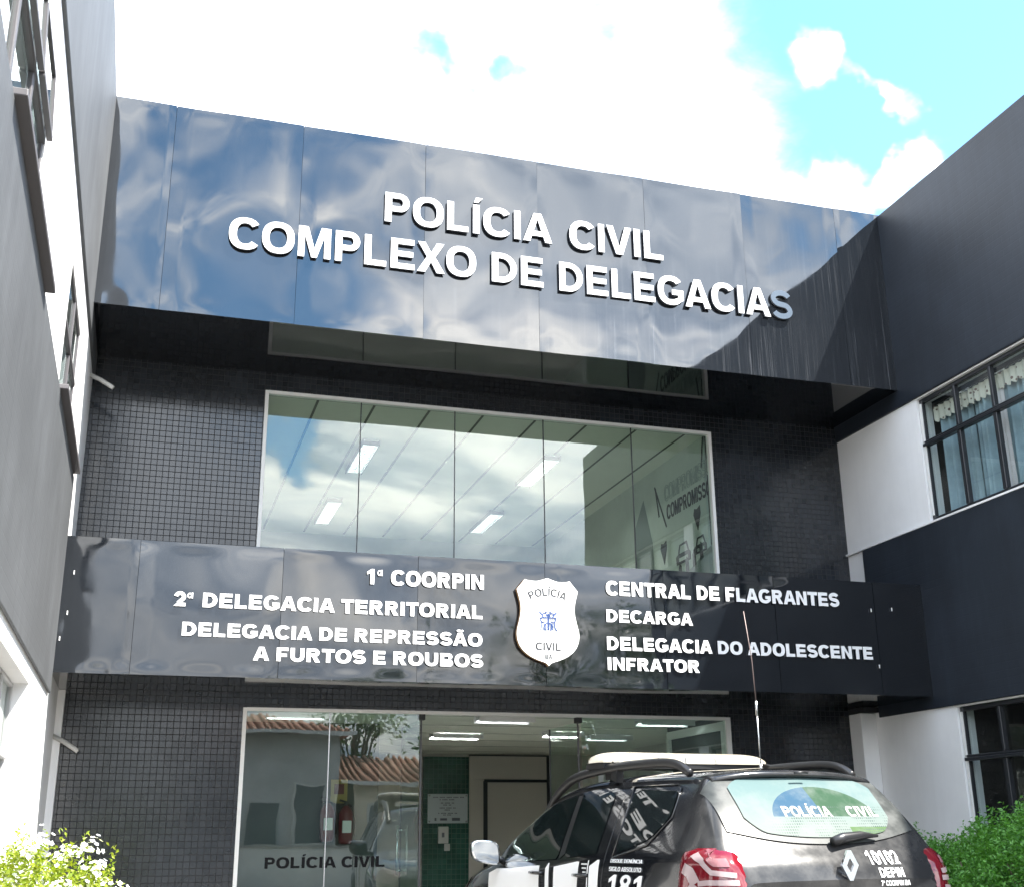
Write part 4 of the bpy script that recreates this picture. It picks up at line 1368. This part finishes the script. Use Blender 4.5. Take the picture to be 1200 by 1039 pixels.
def top_patch(f_lo, f_hi, w0, w1, off, mats, name, M=12, N=24):
    """patch on a sloping top surface, u between f_lo(w) and f_hi(w)"""
    rows = []
    for c in range(N + 1):
        w_ = w0 + (w1 - w0) * c / N
        row = []
        for r in range(M + 1):
            u = f_lo(w_) + (f_hi(w_) - f_lo(w_)) * r / M
            row.append(L3(w_, u - off * .85, Zat(u, w_) + off * .5))
        rows.append(row)
    return MB().grid(rows, flip=True).build(name, mats, car)


# glass house
for sd in (1, -1):
    side_patch([(2.03, 1.075), (3.03, 1.04), (2.86, 1.22), (2.63, 1.385), (2.40, 1.475), (2.09, 1.50)], sd, .006, 'car_glass', 'side_window', car, .03)
    side_patch([(1.44, 1.105), (1.92, 1.085), (1.99, 1.50), (1.56, 1.515), (1.49, 1.49)], sd, .006, 'car_glass', 'side_window', car, .03)
    side_patch([(1.17, 1.12), (1.10, 1.13), (.80, 1.20), (.64, 1.33), (.68, 1.485), (.74, 1.505), (1.24, 1.515)], sd, .006, 'car_glass', 'quarter_window', car, .05)
    tr_ = side_patch([(1.93, 1.085), (2.01, 1.08), (2.07, 1.50), (2.00, 1.50)], sd, .005, 'car_trim', 'door_pillar_trim', car, .004)
    # chrome-like bright edge round the quarter window
    e = MB()
    for pts in ([(1.19, 1.10), (1.265, 1.53)], [(1.265, 1.53), (.72, 1.525), (.655, 1.50), (.615, 1.33), (.79, 1.17), (1.19, 1.095)]):
        e.tube([L3(sd * (Wat(u, z) + .006), u, z) for u, z in pts], .006, 6)
    e.build('window_moulding', 'chrome' if False else 'car_paint', car)
    # door seams
    for pts in ([(1.30, .45), (1.30, 1.08), (1.36, 1.53)], [(2.03, .42), (2.0, .8), (1.985, 1.06)], [(3.02, .42), (3.05, .8), (3.0, 1.03)]):
        pp = []
        for a, b in zip(pts, pts[1:]):
            for k in range(8): pp.append((a[0] + (b[0] - a[0]) * k / 8, a[1] + (b[1] - a[1]) * k / 8))
        MB().tube([L3(sd * (Wat(u, z) + .0005), u, z) for u, z in pp], .003, 4).build('door_seam', 'car_trim', car)
    for uu in (1.50, 2.22):
        h = MB().tube([L3(sd * (Wat(uu + q, .98) + o), uu + q, .98) for q, o in ((0, .0), (.02, .03), (.09, .038), (.17, .03), (.19, .0))], .012, 8)
        h.build('door_handle', 'car_paint', car)
# windscreen and rear window
top_patch(lambda w_: 2.50 + .04 * (w_ / .6) ** 2, lambda w_: 3.20 - .06 * (w_ / .6) ** 2, -.60, .60, .006, 'car_glass', 'windscreen')
rg_lo = lambda w_: .112 + .055 * (abs(w_) / .66) ** 2.2
rg_hi = lambda w_: .43
rg = top_patch(rg_lo, rg_hi, -.665, .665, .008, 'rear_glass', 'rear_window', 14, 40)
rows = []
for c in range(41):
    w_ = -.52 + 1.04 * c / 40; row = []
    e_ = max(0.0, abs(w_) - .40) / .12
    for r in range(15):
        lo_ = rg_lo(w_) + .022 + .05 * e_ ** 2; hi_ = .405 - .04 * e_ ** 2
        u = lo_ + (hi_ - lo_) * r / 14
        row.append(L3(w_, u - .0115, Zat(u, w_) + .0075))
    rows.append(row)
film = MB().grid(rows, flip=True).build('window_film', 'window_film', rg)


def rear3(x, z, off):
    """point on the tailgate glass at lateral x (to the right) and height z"""
    us = np.linspace(.10, .46, 60); zz = [Zat(u, x) for u in us]
    u = float(np.interp(z, zz, us))
    return L3(-x, u - off * .85, z + off * .5)


for text, x0, x1, z in (('POLÍCIA', -.24, .10, 1.315), ('CIVIL', .22, .45, 1.315)):
    merge(write(text, x0, x1, z, .062, lambda x, z, dd: rear3(x, z, .0145 + dd), .0015, .24)).build('film_lettering', 'film_white', rg)
# wiper
wp = MB(); pts = [rear3(x, z, .035) for x, z in ((-.02, 1.165), (.06, 1.185), (.20, 1.20), (.33, 1.195))]
wp.tube(pts, [.026, .030, .024, .008], 10)
wp.build('wiper', 'car_trim', car)
# tail spoiler and seam
sp = MB(); rows = []
for c in range(33):
    w_ = -.585 + 1.17 * c / 32; k = (abs(w_) / .585) ** 3
    prof = [(.66, Zat(.66, w_) - .004), (.52, Zat(.52, w_) + .006), (.40 + .03 * k, 1.598), (.365 + .04 * k, 1.580), (.38 + .04 * k, 1.558), (.50, Zat(.50, w_) - .035)]
    rows.append([L3(w_, u, z - (.045 * k if 1 < q < 5 else 0)) for q, (u, z) in enumerate(prof)])
sp.grid(rows, flip=True); n6 = len(rows[0]); sp.f += [tuple(range(n6)), tuple(range(len(sp.v) - n6, len(sp.v)))[::-1]]; sp.m += [0, 0]; sp.s += [False, False]; sp.build('spoiler', 'car_paint', car)
MB().tube([L3(w_, .335, 1.585 - .03 * (w_ / .2) ** 2) for w_ in (-.05, 0, .05)], .007, 6).build('washer_jet', 'car_trim', car)


def rear_u(x, z):
    """first body station reaching lateral x at height z"""
    x = abs(x); last = None
    for u in np.linspace(0, .6, 61):
        if Wat(u, z) >= x and (z < 1.0 or Zat(u, 0) >= z or Wat(u, z) > 0 and Zat(u, min(x, .6)) >= z - .02): return float(u)
    return .6


def tail3(x, z, off):
    u = rear_u(x, z)
    return (x + off * .4 * (1 if x > 0 else -1) * min(1, abs(x) ** 3), bend(x, u) - off, z)


sm = MB()
for sd in (-1, 1):
    sm.tube([tail3(sd * x, z, .003) for x, z in ((.70, 1.02), (.705, .9), (.70, .75))], .003, 4)
sm.build('tailgate_seam', 'car_trim', car)
# tail lamps
for sd in (-1, 1):
    rows = []
    ztop, zbot = 1.155, .78
    # outline runs from the tailgate face round the corner onto the flank, parametrised by arc length
    M, N = 18, 22
    path = []
    for r in range(M + 1):
        z = zbot + (ztop - zbot) * r / M
        kz = (r / M - .5) * 2
        cr_ = max(0.0, abs(kz) - .72) / .28
        cr_ = 1 - math.sqrt(max(0.0, 1 - cr_ ** 2))
        inner = .655 + .085 * cr_
        pts = []
        xs = np.linspace(inner, Wat(.10, min(z, 1.05)), 14)
        for x in xs: pts.append((x, bend(x, rear_u(x, z))))
        for u in np.linspace(.12, .36 - .12 * cr_, 12): pts.append((Wat(u, z), bend(Wat(u, z), u)))
        pts = np.array(pts)
        sl_ = np.concatenate([[0], np.cumsum(np.hypot(*np.diff(pts, axis=0).T))]); t = np.linspace(0, sl_[-1], N + 1)
        px_ = np.interp(t, sl_, pts[:, 0]); pu_ = np.interp(t, sl_, pts[:, 1])
        for _ in range(3):
            px_[1:-1] = .25 * px_[:-2] + .5 * px_[1:-1] + .25 * px_[2:]; pu_[1:-1] = .25 * pu_[:-2] + .5 * pu_[1:-1] + .25 * pu_[2:]
        row = []
        for c in range(N + 1):
            e_ = min(1, 6 * min(c, N - c) / N) * min(1, 6 * min(r, M - r) / M)
            o = .004 + .026 * e_ ** .5
            row.append((sd * (px_[c] + o * .75), pu_[c] - o * (.9 - .7 * c / N), z))
        rows.append(row); path.append(row)
    ln = MB().grid(rows, flip=(sd < 0)).build('tail_lamp', 'lens_red', car)

    def lp(a, b, off=.006):
        r = min(max(b, 0), 1) * M; c = min(max(a, 0), 1) * N
        i, j = min(int(r), M - 1), min(int(c), N - 1); fr_, fc_ = r - i, c - j
        P_ = [Vector(path[i][j]), Vector(path[i][j + 1]), Vector(path[i + 1][j]), Vector(path[i + 1][j + 1])]
        p = (P_[0] * (1 - fc_) + P_[1] * fc_) * (1 - fr_) + (P_[2] * (1 - fc_) + P_[3] * fc_) * fr_
        return p + Vector((sd * off * .6, -off, 0))

    def strip(pts, wd, off, mats, name):
        mb = MB(); rows_ = []
        ol = band(pts, wd); n = len(pts)
        for k in range(n):
            a_, b_ = ol[k], ol[2 * n - 1 - k]
            rows_.append([lp(*a_, off), lp((a_[0] + b_[0]) / 2, (a_[1] + b_[1]) / 2, off), lp(*b_, off)])
        mb.grid(rows_, flip=(sd > 0)); return mb.build(name, mats, ln)

    def seg(p, n=8):
        o_ = []
        for a, b in zip(p, p[1:]): o_ += [(a[0] + (b[0] - a[0]) * k / n, a[1] + (b[1] - a[1]) * k / n) for k in range(n)]
        return o_ + [p[-1]]
    # clear X-shaped light guides on the red lens
    strip(seg([(.10, .62), (.42, .66), (.58, .82), (.80, .92)]), .075, .007, 'lens_clear', 'light_guide')
    strip(seg([(.08, .52), (.46, .52), (.62, .50)]), .075, .008, 'lens_clear', 'light_guide')
    strip(seg([(.10, .38), (.42, .36), (.58, .18), (.78, .08)]), .075, .007, 'lens_clear', 'light_guide')
    strip(seg([(.66, .50), (.76, .66), (.90, .72)]), .16, .005, 'lens_clear', 'lens_insert')
    strip(seg([(.66, .48), (.76, .34), (.90, .28)]), .16, .005, 'lens_clear', 'lens_insert')
    strip(seg([(.16, .80), (.36, .80), (.48, .90)]), .12, .004, 'lens_pink', 'lens_insert')
    strip(seg([(.14, .20), (.34, .20), (.46, .10)]), .12, .004, 'lens_pink', 'lens_insert')
# tailgate badge: a hollow upright diamond
zc_, hx, hz = 1.055, .058, .082
o_ = [(0, -hz), (hx, -hz * .35 + .02), (hx, hz * .35 - .02), (0, hz), (-hx, hz * .35 - .02), (-hx, -hz * .35 + .02)]
o_ = [(0.012, -hz), (hx, 0), (0.012, hz), (-.012, hz), (-hx, 0), (-.012, -hz)]
i_ = [(.004, -hz * .42), (hx * .42, 0), (.004, hz * .42), (-.004, hz * .42), (-hx * .42, 0), (-.004, -hz * .42)]
toE = lambda x, z, dd: (x, -.062 - dd, zc_ + z)
MB().shape(o_, [i_[::-1]], toE, .016).build('tailgate_badge', 'chrome', car)
# tailgate lettering
toT = lambda x, z, dd: tuple(Vector(tail3(x, z, .010 + dd)))
merge(write('10102', .19, .42, 1.055, .075, toT, .002, .20)).build('tailgate_lettering', 'decal_white', car)
merge(write('DEPIN', .235, .415, .985, .052, toT, .002, .24)).build('tailgate_lettering', 'decal_white', car)
put_words('tailgate_lettering', 'decal_white', car, '7ª COORPIN BA', .22, .44, .94, .028, toT, .002, .22)
# number plate with bright surround
pr = MB()
fr_o = round_poly([(-.30, .70), (.30, .70), (.30, .925), (-.30, .925)], .05); fr_i = round_poly([(-.285, .715), (.285, .715), (.285, .91), (-.285, .91)], .04)
pr.shape(fr_o, [fr_i[::-1]], lambda x, z, dd: (x, -.058 - dd, z), .018); ps = pr.build('plate_surround', 'chrome', car)
MB().box(-.20, .20, -.066, -.060, .765, .895).build('number_plate', 'plate_white', car)
merge(write('TEP', .0, .17, .79, .085, lambda x, z, dd: (x, -.067 - dd, z), .002, .16)).build('plate_lettering', 'plate_ink', car)
bp = MB(); rows = []
for z, o, k in ((.36, .02, .80), (.42, .06, .86), (.55, .08, .885), (.66, .075, .885), (.70, .03, .87)):
    row = []
    for c in range(41):
        a = -1 + 2 * c / 40; x = a * k
        row.append((x, -.055 * (1 - a * a) - o + .30 * max(0, abs(a) - .72) ** 1.5 * 6 * .6, z))
    rows.append(row)
bp.grid(rows); bp.build('rear_bumper', 'car_trim', car)
# roof rails
for sd in (1, -1):
    ml = MB(); pts = []
    prof = [(2.70, 1.40, 0), (2.55, 1.50, 0), (2.38, 1.575, .012), (2.20, 1.625, .0), (1.9, 1.655, 0), (1.4, 1.672, 0), (1.0, 1.668, 0), (.80, 1.655, 0), (.68, 1.625, 0), (.60, 1.585, 0)]
    rows_ = []
    pr_ = np.array(prof); q = np.linspace(0, len(prof) - 1, 60)
    uu = pchip(range(len(prof)), pr_[:, 0], q); zz = pchip(range(len(prof)), pr_[:, 1], q)
    ml.tube([(-sd * (.625 - .015 * abs(u - 1.4)), u, z) for u, z in zip(uu, zz)], [.026 + .006 * math.sin(math.pi * k / 59) for k in range(60)], 12)
    ml.bar((-sd * .615, 1.55, 1.58), (-sd * .618, 1.52, 1.70), .05, .10)
    ml.build('roof_rail', 'car_trim', car)
# light bar across the roof
ub, zb_ = 1.80, 1.668
rows_ = []
for k in range(49):
    a = -1 + 2 * k / 48; e_ = (1 - abs(a) ** 9) ** .5 if abs(a) < 1 else .0
    x = a * .705; du = .05 * a * a
    ring = []
    for j in range(17):
        th = math.pi * j / 16
        ring.append((x, ub - du + math.cos(th) * .155 * (.35 + .65 * e_) * 1.0, zb_ + .04 + math.sin(th) ** .6 * .082 * e_))
    rows_.append(ring)
lb = MB().grid(rows_, flip=False); lbo = lb.build('light_bar', 'bar_lens', car)
MB().box(-.66, .66, ub - .15, ub + .12, zb_ + .005, zb_ + .039).build('bar_base', 'plastic_black', lbo)
each('bar_foot', 'plastic_black', lbo, [(x - .04, x + .04, ub - .06, ub + .06, 1.60, zb_ + .006) for x in (-.50, .50)])
each('bar_divider', 'fixture', lbo, [(x - .004, x + .004, ub - .160, ub - .10, zb_ + .045, zb_ + .085) for x in (-.46, -.22, .0, .22, .46)])
# whip antenna on the right of the roof
ax, au = .475, 1.42
an = MB(); an.tube([(ax, au, 1.585), (ax, au, 1.64)], [.035, .018], 12); an.tube([(ax, au, 1.64), (ax, au, 1.70)], .012, 8)
an.tube([(ax, au, 1.70), (ax - .002, au, 2.04)], .0055, 8); an.tube([(ax - .002, au, 2.04), (ax - .002, au, 2.14)], .010, 8)
ant = an.build('antenna', 'steel', car)
MB().tube([(ax - .002, au, 2.14), (ax - .015, au - .002, 2.44), (ax - .06, au - .006, 2.79)], [.004, .0035, .003], 8).build('antenna_whip', 'antenna_copper', ant)
# door mirrors
for sd in (1, -1):
    rows_ = []
    cxm, cum, czm = .985, 3.02, 1.115
    for k in range(9):
        t = k / 8; s_ = (1 - (t) ** 3 * .75)
        ring = []
        for j in range(24):
            th = 2 * math.pi * j / 24
            cth, sth = math.cos(th), math.sin(th)
            ex = abs(cth) ** .55 * (1 if cth > 0 else -1) * .115 * s_; ez_ = abs(sth) ** .55 * (1 if sth > 0 else -1) * .085 * s_
            ring.append((-sd * (cxm + ex + .012 * ez_ / .085), cum + t * .15, czm + ez_ + .02 * (ex / .115) * (1 if ez_ < 0 else .2)))
        rows_.append(ring + [ring[0]])
    m_ = MB().grid(rows_, flip=(sd > 0)); m_.add([p for p in rows_[-1][:-1]], [tuple(range(24))], 0)
    m_.tube([(-sd * .80, 3.06, 1.05), (-sd * .92, 3.07, 1.06)], .025, 8)
    mo = m_.build('door_mirror', 'car_paint', car)
    rim_ = rows_[0]
    c_ = Vector((-sd * cxm, cum + .004, czm))
    inn = [c_ + (Vector(p) - c_) * .90 for p in rim_]
    MB().grid([[p, q_] for p, q_ in zip(rim_, [tuple(v + Vector((0, -.004, 0))) for v in inn])], flip=False).build('mirror_rim', 'chrome', mo)
    MB().add([tuple(v + Vector((0, .001, 0))) for v in inn[:-1]], [tuple(range(24)) if sd > 0 else tuple(range(24))[::-1]]).build('mirror_glass', 'mirror_face', mo)
# white side stripes and lettering (both sides)
for sd in (1, -1):
    for poly in ([(2.20, .60), (3.05, .60), (3.30, .985), (2.30, 1.03)], [(2.02, .60), (2.08, .60), (2.20, 1.045), (2.14, 1.05)], [(1.62, .60), (1.95, .60), (2.06, 1.055), (1.66, 1.065)], [(1.30, .60), (1.42, .60), (1.50, 1.075), (1.36, 1.08)], [(1.44, .6), (1.46, .6), (1.53, 1.075), (1.515, 1.075)]):
        side_patch(poly, sd, .004, 'decal_white', 'side_stripe', car, .004, 12, 14)
    toS = (lambda x, z, dd: L3(Wat(-x, z) + .004 + dd, -x, z)) if sd > 0 else (lambda x, z, dd: L3(-(Wat(x, z) + .004 + dd), x, z))
    f = (lambda a, b: (-a, -b)) if sd > 0 else (lambda a, b: (b, a))
    for text, ua, ub_, z, cp in (('DISQUE DENÚNCIA', 1.20, .78, 1.065, .022), ('SIGILO ABSOLUTO', 1.20, .78, 1.015, .026), ('181', 1.20, .78, .87, .125)):
        x0, x1 = f(ua, ub_)
        put_words('side_lettering', 'decal_white', car, text, x0, x1, z, cp, toS, .002, .20, shear=.18 if text == '181' else 0)
    for q in range(3):
        x0, x1 = f(1.64, 1.52) if q else f(1.66, 1.52)
        side_patch([(1.53, 1.045 - q * .025), (1.62 - q * .02, 1.045 - q * .025), (1.62 - q * .02, 1.055 - q * .025), (1.53, 1.055 - q * .025)], sd, .005, 'fixture', 'small_print', car, 0, 2, 4)
# front end (towards the glass doors)
for sd in (1, -1):
    side_patch([(3.86, .78), (4.22, .74), (4.20, .86), (3.88, .92)], sd, .008, 'lens_clear', 'headlight', car, .03)
MB().box(-.45, .45, 4.42, 4.47, .56, .74).build('grille', 'car_trim', car)
MB().box(-.62, .62, 4.40, 4.46, .34, .50).build('front_bumper', 'car_trim', car)
# wheels
for sx2 in (-1, 1):
    for uu in (.83, 3.50):
        t = MB(); ring = []
        prof = [(.20, .70), (.30, .68), (.335, .70), (.345, .74), (.345, .84), (.335, .885), (.30, .905), (.22, .895)]
        rows_ = []
        for k in range(37):
            a = 2 * math.pi * k / 36
            rows_.append([(sx2 * w_, uu + r * math.cos(a), .345 + r * math.sin(a)) for r, w_ in prof])
        wh = t.grid(rows_, flip=(sx2 < 0)).build('wheel', 'tyre', car)
        rm = MB()
        for k in range(5):
            a = 2 * math.pi * k / 5
            rm.bar((sx2 * .885, uu, .345), (sx2 * .885, uu + .21 * math.cos(a), .345 + .21 * math.sin(a)), .06, .03, up=(1, 0, 0))
        rm.tube([(sx2 * .86, uu, .345), (sx2 * .895, uu, .345)], .06, 16)
        rm.tube([(sx2 * .75, uu, .345), (sx2 * .76, uu, .345)], .22, 24)
        rm.build('rim', 'rim', wh)
        ar = MB(); ar.tube([(sx2 * (Wat(uu + .40 * math.cos(a), max(.34, .345 + .40 * math.sin(a))) - .012), uu + .40 * math.cos(a), .345 + .40 * math.sin(a)) for a in np.linspace(0, math.pi, 24)], .038, 8)
        ar.build('wheel_arch', 'car_trim', car)

# ------------------------------------------------------------------ plants
def leaf(mb, p, dr_, size, wd, rnd, fold=.25, mi=0):
    dr_ = dr_.normalized(); up_ = Vector((rnd.uniform(-1, 1), rnd.uniform(-1, 1), rnd.uniform(.2, 1.4)))
    s_ = dr_.cross(up_)
    if s_.length < .01: s_ = dr_.orthogonal()
    s_.normalize(); n_ = s_.cross(dr_).normalized()
    a = p; b = p + dr_ * size * .5 + s_ * wd * .5 + n_ * size * fold * .3; c = p + dr_ * size - n_ * size * fold * .25; e_ = p + dr_ * size * .5 - s_ * wd * .5 + n_ * size * fold * .3
    mb.add([a, b, c, e_], [(0, 1, 2), (0, 2, 3)], mi, False)


def bush_part(cx_, cy_, rx, ry, z0, ztop, n_sprig, per, lsize, rnd, lw_=.5, bumpy=.25):
    mb = MB(); tips = []
    for i in range(n_sprig):
        a = rnd.uniform(0, 2 * math.pi); rr = math.sqrt(rnd.uniform(0, 1)); ph = rnd.uniform(.25, 1.0)
        bx = cx_ + rx * rr * math.cos(a); by = cy_ + ry * rr * math.sin(a)
        dome = (1 - rr ** 2.6)
        hgt = z0 + (ztop - z0) * (.35 + .65 * dome) * (1 + bumpy * mnoise.noise(Vector((bx * 3.1, by * 3.1, 5.0))))
        z = z0 + (hgt - z0) * ph ** .45
        lean = Vector((math.cos(a) * rr * .8 + rnd.uniform(-.4, .4), math.sin(a) * rr * .8 + rnd.uniform(-.4, .4), rnd.uniform(.3, 1.2))).normalized()
        L_ = rnd.uniform(2.2, 4.5) * lsize
        base = Vector((bx, by, z)) - lean * L_ * .5
        for k in range(per):
            t = (k + rnd.random()) / per
            p = base + lean * L_ * t
            th = rnd.uniform(0, 6.283)
            o_ = lean.orthogonal().normalized(); o2 = lean.cross(o_)
            d_ = (o_ * math.cos(th) + o2 * math.sin(th)) * 1.0 + lean * rnd.uniform(.1, .9)
            leaf(mb, p, d_, lsize * rnd.uniform(.6, 1.15), lsize * lw_ * rnd.uniform(.7, 1.1), rnd)
        tips.append((base + lean * L_, lean))
    return mb, tips


rnd = random.Random(21)
pb = thing('flowering_shrub', 'bright yellow green shrub with pale blue white flowers beside the left wing', 'shrub', (-.36, -6.1, 0))
mbx, tips = bush_part(-.38, -6.1, .55, .50, .15, 1.17, 2600, 8, .030, rnd, .52, .12)
for (tx_, ty_, tz_) in ((-.30, -5.9, 1.27), (-.50, -5.85, 1.30), (-.20, -6.0, 1.25), (-.08, -5.95, 1.20)):
    for k in range(26): leaf(mbx, Vector((tx_ + rnd.uniform(-.02, .02), ty_ + rnd.uniform(-.02, .02), tz_ - .16 + k * .0065)), Vector((rnd.uniform(-1, 1), rnd.uniform(-1, 1), .6)), .026, .012, rnd)
mbx.build('foliage', 'leaf_lime', pb)
st = MB()
for k in range(10):
    a = k * .63; st.tube([(-.42 + .05 * math.cos(a), -6.1 + .05 * math.sin(a), 0), (-.42 + .25 * math.cos(a), -6.1 + .25 * math.sin(a), .6), (-.42 + .38 * math.cos(a), -6.1 + .36 * math.sin(a), 1.0)], [.012, .009, .004], 6)
st.build('stem', 'bark', pb)
top_t = [t for t in tips if t[0].z > .92]
rnd.shuffle(top_t); chosen = []
for p, l in top_t:
    if all((p - q).length > .085 for q in chosen): chosen.append(p)
    if len(chosen) >= 34: break
for p in chosen:
    fb = MB()
    for k in range(24):
        c_ = p + Vector((rnd.gauss(0, .028), rnd.gauss(0, .028), rnd.gauss(.014, .018)))
        nrm = (c_ - p + Vector((0, -.02, .03))).normalized(); a_ = nrm.orthogonal().normalized(); b_ = nrm.cross(a_)
        for q in range(5):
            th = q * 1.2566 + rnd.random() * .2
            dd_ = a_ * math.cos(th) + b_ * math.sin(th); ss = nrm.cross(dd_)
            fb.add([c_, c_ + dd_ * .007 + ss * .005 + nrm * .001, c_ + dd_ * .013 + nrm * .002, c_ + dd_ * .007 - ss * .005 + nrm * .001], [(0, 1, 2, 3)])
    fb.build('flower_cluster', 'petal', pb)
hd = thing('hedge_shrub', 'dense deep green leafy hedge under the lower right window', 'hedge', (6.9, -3.2, 0))
rnd = random.Random(5)
hb = MB()
for cx_, cy_, rx, ry, zt_, n_ in ((7.25, -2.5, .55, .75, 1.27, 1700), (7.0, -3.4, .70, .80, 1.38, 2500), (6.55, -2.6, .5, .7, 1.20, 1600), (6.5, -4.2, .70, .75, 1.33, 2000), (7.3, -4.5, .5, .8, 1.32, 700), (6.35, -1.9, .38, .45, 1.10, 800), (6.9, -1.75, .4, .4, 1.15, 800)):
    m2, _t = bush_part(cx_, cy_, rx, ry, .1, zt_, n_, 8, .044, rnd, .50, .16)
    o = len(hb.v); hb.v += m2.v; hb.f += [tuple(i + o for i in f) for f in m2.f]; hb.m += m2.m; hb.s += m2.s
hb.build('foliage', 'leaf_green', hd)
st = MB()
for k in range(26):
    x, y = 6.3 + (k * .37) % 1.2, -1.8 - (k * .53) % 3.0
    st.tube([(x, y, 0), (x + .05, y - .04, .5), (x - .04, y + .05, 1.0)], [.016, .011, .005], 6)
st.build('stem', 'bark', hd)
for nm, lb_, a in (('planter_bed', 'low concrete kerbed bed under the right hedge', (5.8, 7.86, -5.4, -1.2)), ('planter_bed', 'low concrete kerbed bed under the flowering shrub', (XL + .03, .25, -7.0, -5.2))):
    x0, x1, y0, y1 = a
    pbn = thing(nm, lb_, 'planter', ((x0 + x1) / 2, (y0 + y1) / 2, 0))
    bevel(MB().box(x0, x1, y0, y0 + .1, 0, .15).box(x0, x1, y1 - .1, y1, 0, .15).box(x0, x0 + .1, y0 + .1, y1 - .1, 0, .15).box(x1 - .1, x1, y0 + .1, y1 - .1, 0, .15).build('kerb_edge', 'kerb_stone', pbn), .01)
    MB().box(x0 + .1, x1 - .1, y0 + .1, y1 - .1, 0, .10).build('soil', 'earth', pbn)


def tree(x, y, h, rad, label, seed, nclump=16, lsz=.16):
    rn = random.Random(seed)
    t = thing('street_tree', label, 'tree', (x, y, -.05), group=None)
    tk = MB(); tk.tube([(x, y, -.1), (x + .05, y, h * .25), (x - .06, y + .05, h * .5), (x, y, h * .7)], [.17, .13, .09, .04], 10)
    cr = MB()
    for k in range(nclump):
        a = rn.uniform(0, 6.28); r = rad * math.sqrt(rn.random()) * .85; z = h * rn.uniform(.42, .92)
        r *= 1 - .5 * abs(z / h - .62) / .4
        c = Vector((x + r * math.cos(a), y + r * math.sin(a), z))
        tk.tube([(x, y, h * rn.uniform(.25, .5)), tuple((c + Vector((x, y, h * .45))) / 2), tuple(c)], [.06, .035, .012], 6)
        cs = rad * rn.uniform(.30, .5)
        for q in range(130):
            d_ = Vector((rn.gauss(0, 1), rn.gauss(0, 1), rn.gauss(0, .8))).normalized()
            p = c + d_ * cs * rn.uniform(.45, 1.05)
            leaf(cr, p, d_ + Vector((rn.uniform(-.8, .8), rn.uniform(-.8, .8), rn.uniform(-.5, .6))), lsz * rn.uniform(.7, 1.3), lsz * .6, rn)
    tk.build('trunk', 'bark', t); cr.build('crown', 'leaf_tree', t)
    return t


tree(6.6, -26.5, 6.0, 1.9, 'leafy tree reflected in the middle of the left entrance pane', 1, 18)
tree(10.6, -24.0, 7.2, 2.4, 'broad dark tree across the street reflected right of the badge', 2, 24, .2)
tree(14.2, -24.5, 7.9, 2.6, 'tallest dark tree across the street reflected under the right lettering', 3, 26, .2)
tree(-1.6, -25.0, 5.2, 1.8, 'small round tree across the street reflected at far left of the glass', 4, 16)


def house(x0, x1, y0, y1, hw, hr, wm, label, wins, door=None, gable=False):
    t = thing('house', label, 'house', ((x0 + x1) / 2, (y0 + y1) / 2, -.02))
    MB().box(x0, x1, y0, y1, -.1, hw).build('wall', wm, t)
    ov = .45
    a, b, c, e_ = (x0 - ov, y0 - ov), (x1 + ov, y0 - ov), (x1 + ov, y1 + ov), (x0 - ov, y1 + ov)
    r = MB(); ym = (y0 + y1) / 2
    ra, rb = ((x0 - ov, ym), (x1 + ov, ym)) if gable else ((x0 + (y1 - y0) * .4, ym), (x1 - (y1 - y0) * .4, ym))
    if rb[0] < ra[0]: ra = rb = ((x0 + x1) / 2, ym)
    v = [(*a, hw), (*b, hw), (*c, hw), (*e_, hw), (*ra, hr), (*rb, hr)]
    r.add(v, [(0, 1, 5, 4), (2, 3, 4, 5), (1, 2, 5), (3, 0, 4), (0, 3, 2, 1)])
    rf = r.build('roof', 'terracotta', t)
    n = int((x1 - x0 + .9) / .22); ti = MB()
    for k in range(n):
        x = x0 - ov + .11 + k * .22
        f = max(0.0, min(1.0, (x - a[0]) / max(.01, ra[0] - a[0]), (b[0] - x) / max(.01, b[0] - rb[0]))) if not gable else 1
        ti.tube([(x, y1 + ov, hw + .03), (x, y1 + ov + (ym - y1 - ov) * f, hw + .03 + (hr - hw) * f)], .06, 6)
    ti.build('roof_tile', 'terracotta', rf)
    MB().box(x0 - ov, x1 + ov, y1 + ov + .002, y1 + ov + .06, hw - .10, hw + .02).build('eave_board', 'house_white', t)
    for (xa, xb, za, zb) in wins:
        f = MB().box(xa - .06, xb + .06, y1 + .002, y1 + .05, za - .06, zb + .06).build('window', 'house_white', t)
        MB().box(xa, xb, y1 + .051, y1 + .06, za, zb).build('shutter', 'shutter', f)
    if door: MB().box(door[0], door[1], y1 + .002, y1 + .05, 0, 2.1).build('door', 'shutter', t)
    return t


house(1.3, 5.4, -27.5, -22.3, 4.0, 4.75, 'house_grey', 'grey house with terracotta roof across the street, reflected in the left pane', [(1.7, 2.5, 1.2, 2.4), (4.2, 5.0, 1.1, 2.6)], (3.0, 3.8))
house(5.9, 10.2, -28.0, -22.6, 2.75, 3.5, 'house_cream', 'cream house with brown tiled roof across the street, reflected beside the doorway', [(6.4, 7.2, 1.0, 2.0)], (8.2, 9.0), True)
house(-8.0, -2.8, -28, -22.5, 3.2, 4.8, 'house_white', 'white house with terracotta roof across the street at the left', [(-7, -6, 1, 2.2), (-4.6, -3.6, 1, 2.2)], (-5.7, -4.9))
house(11.5, 17, -32, -27, 3.0, 4.4, 'house_cream', 'cream house behind the two tall trees across the street', [(12.4, 13.4, 1, 2.1), (15, 16, 1, 2.1)])
wl = thing('garden_wall', 'low pale garden wall along the far side of the street', 'wall', (3, -21.4, 0))
MB().box(-14, 24, -21.5, -21.35, -.05, 1.0).build('wall_face', 'house_white', wl)
MB().box(-14.05, 24.05, -21.54, -21.31, 1.0, 1.06).build('coping', 'kerb_stone', wl)
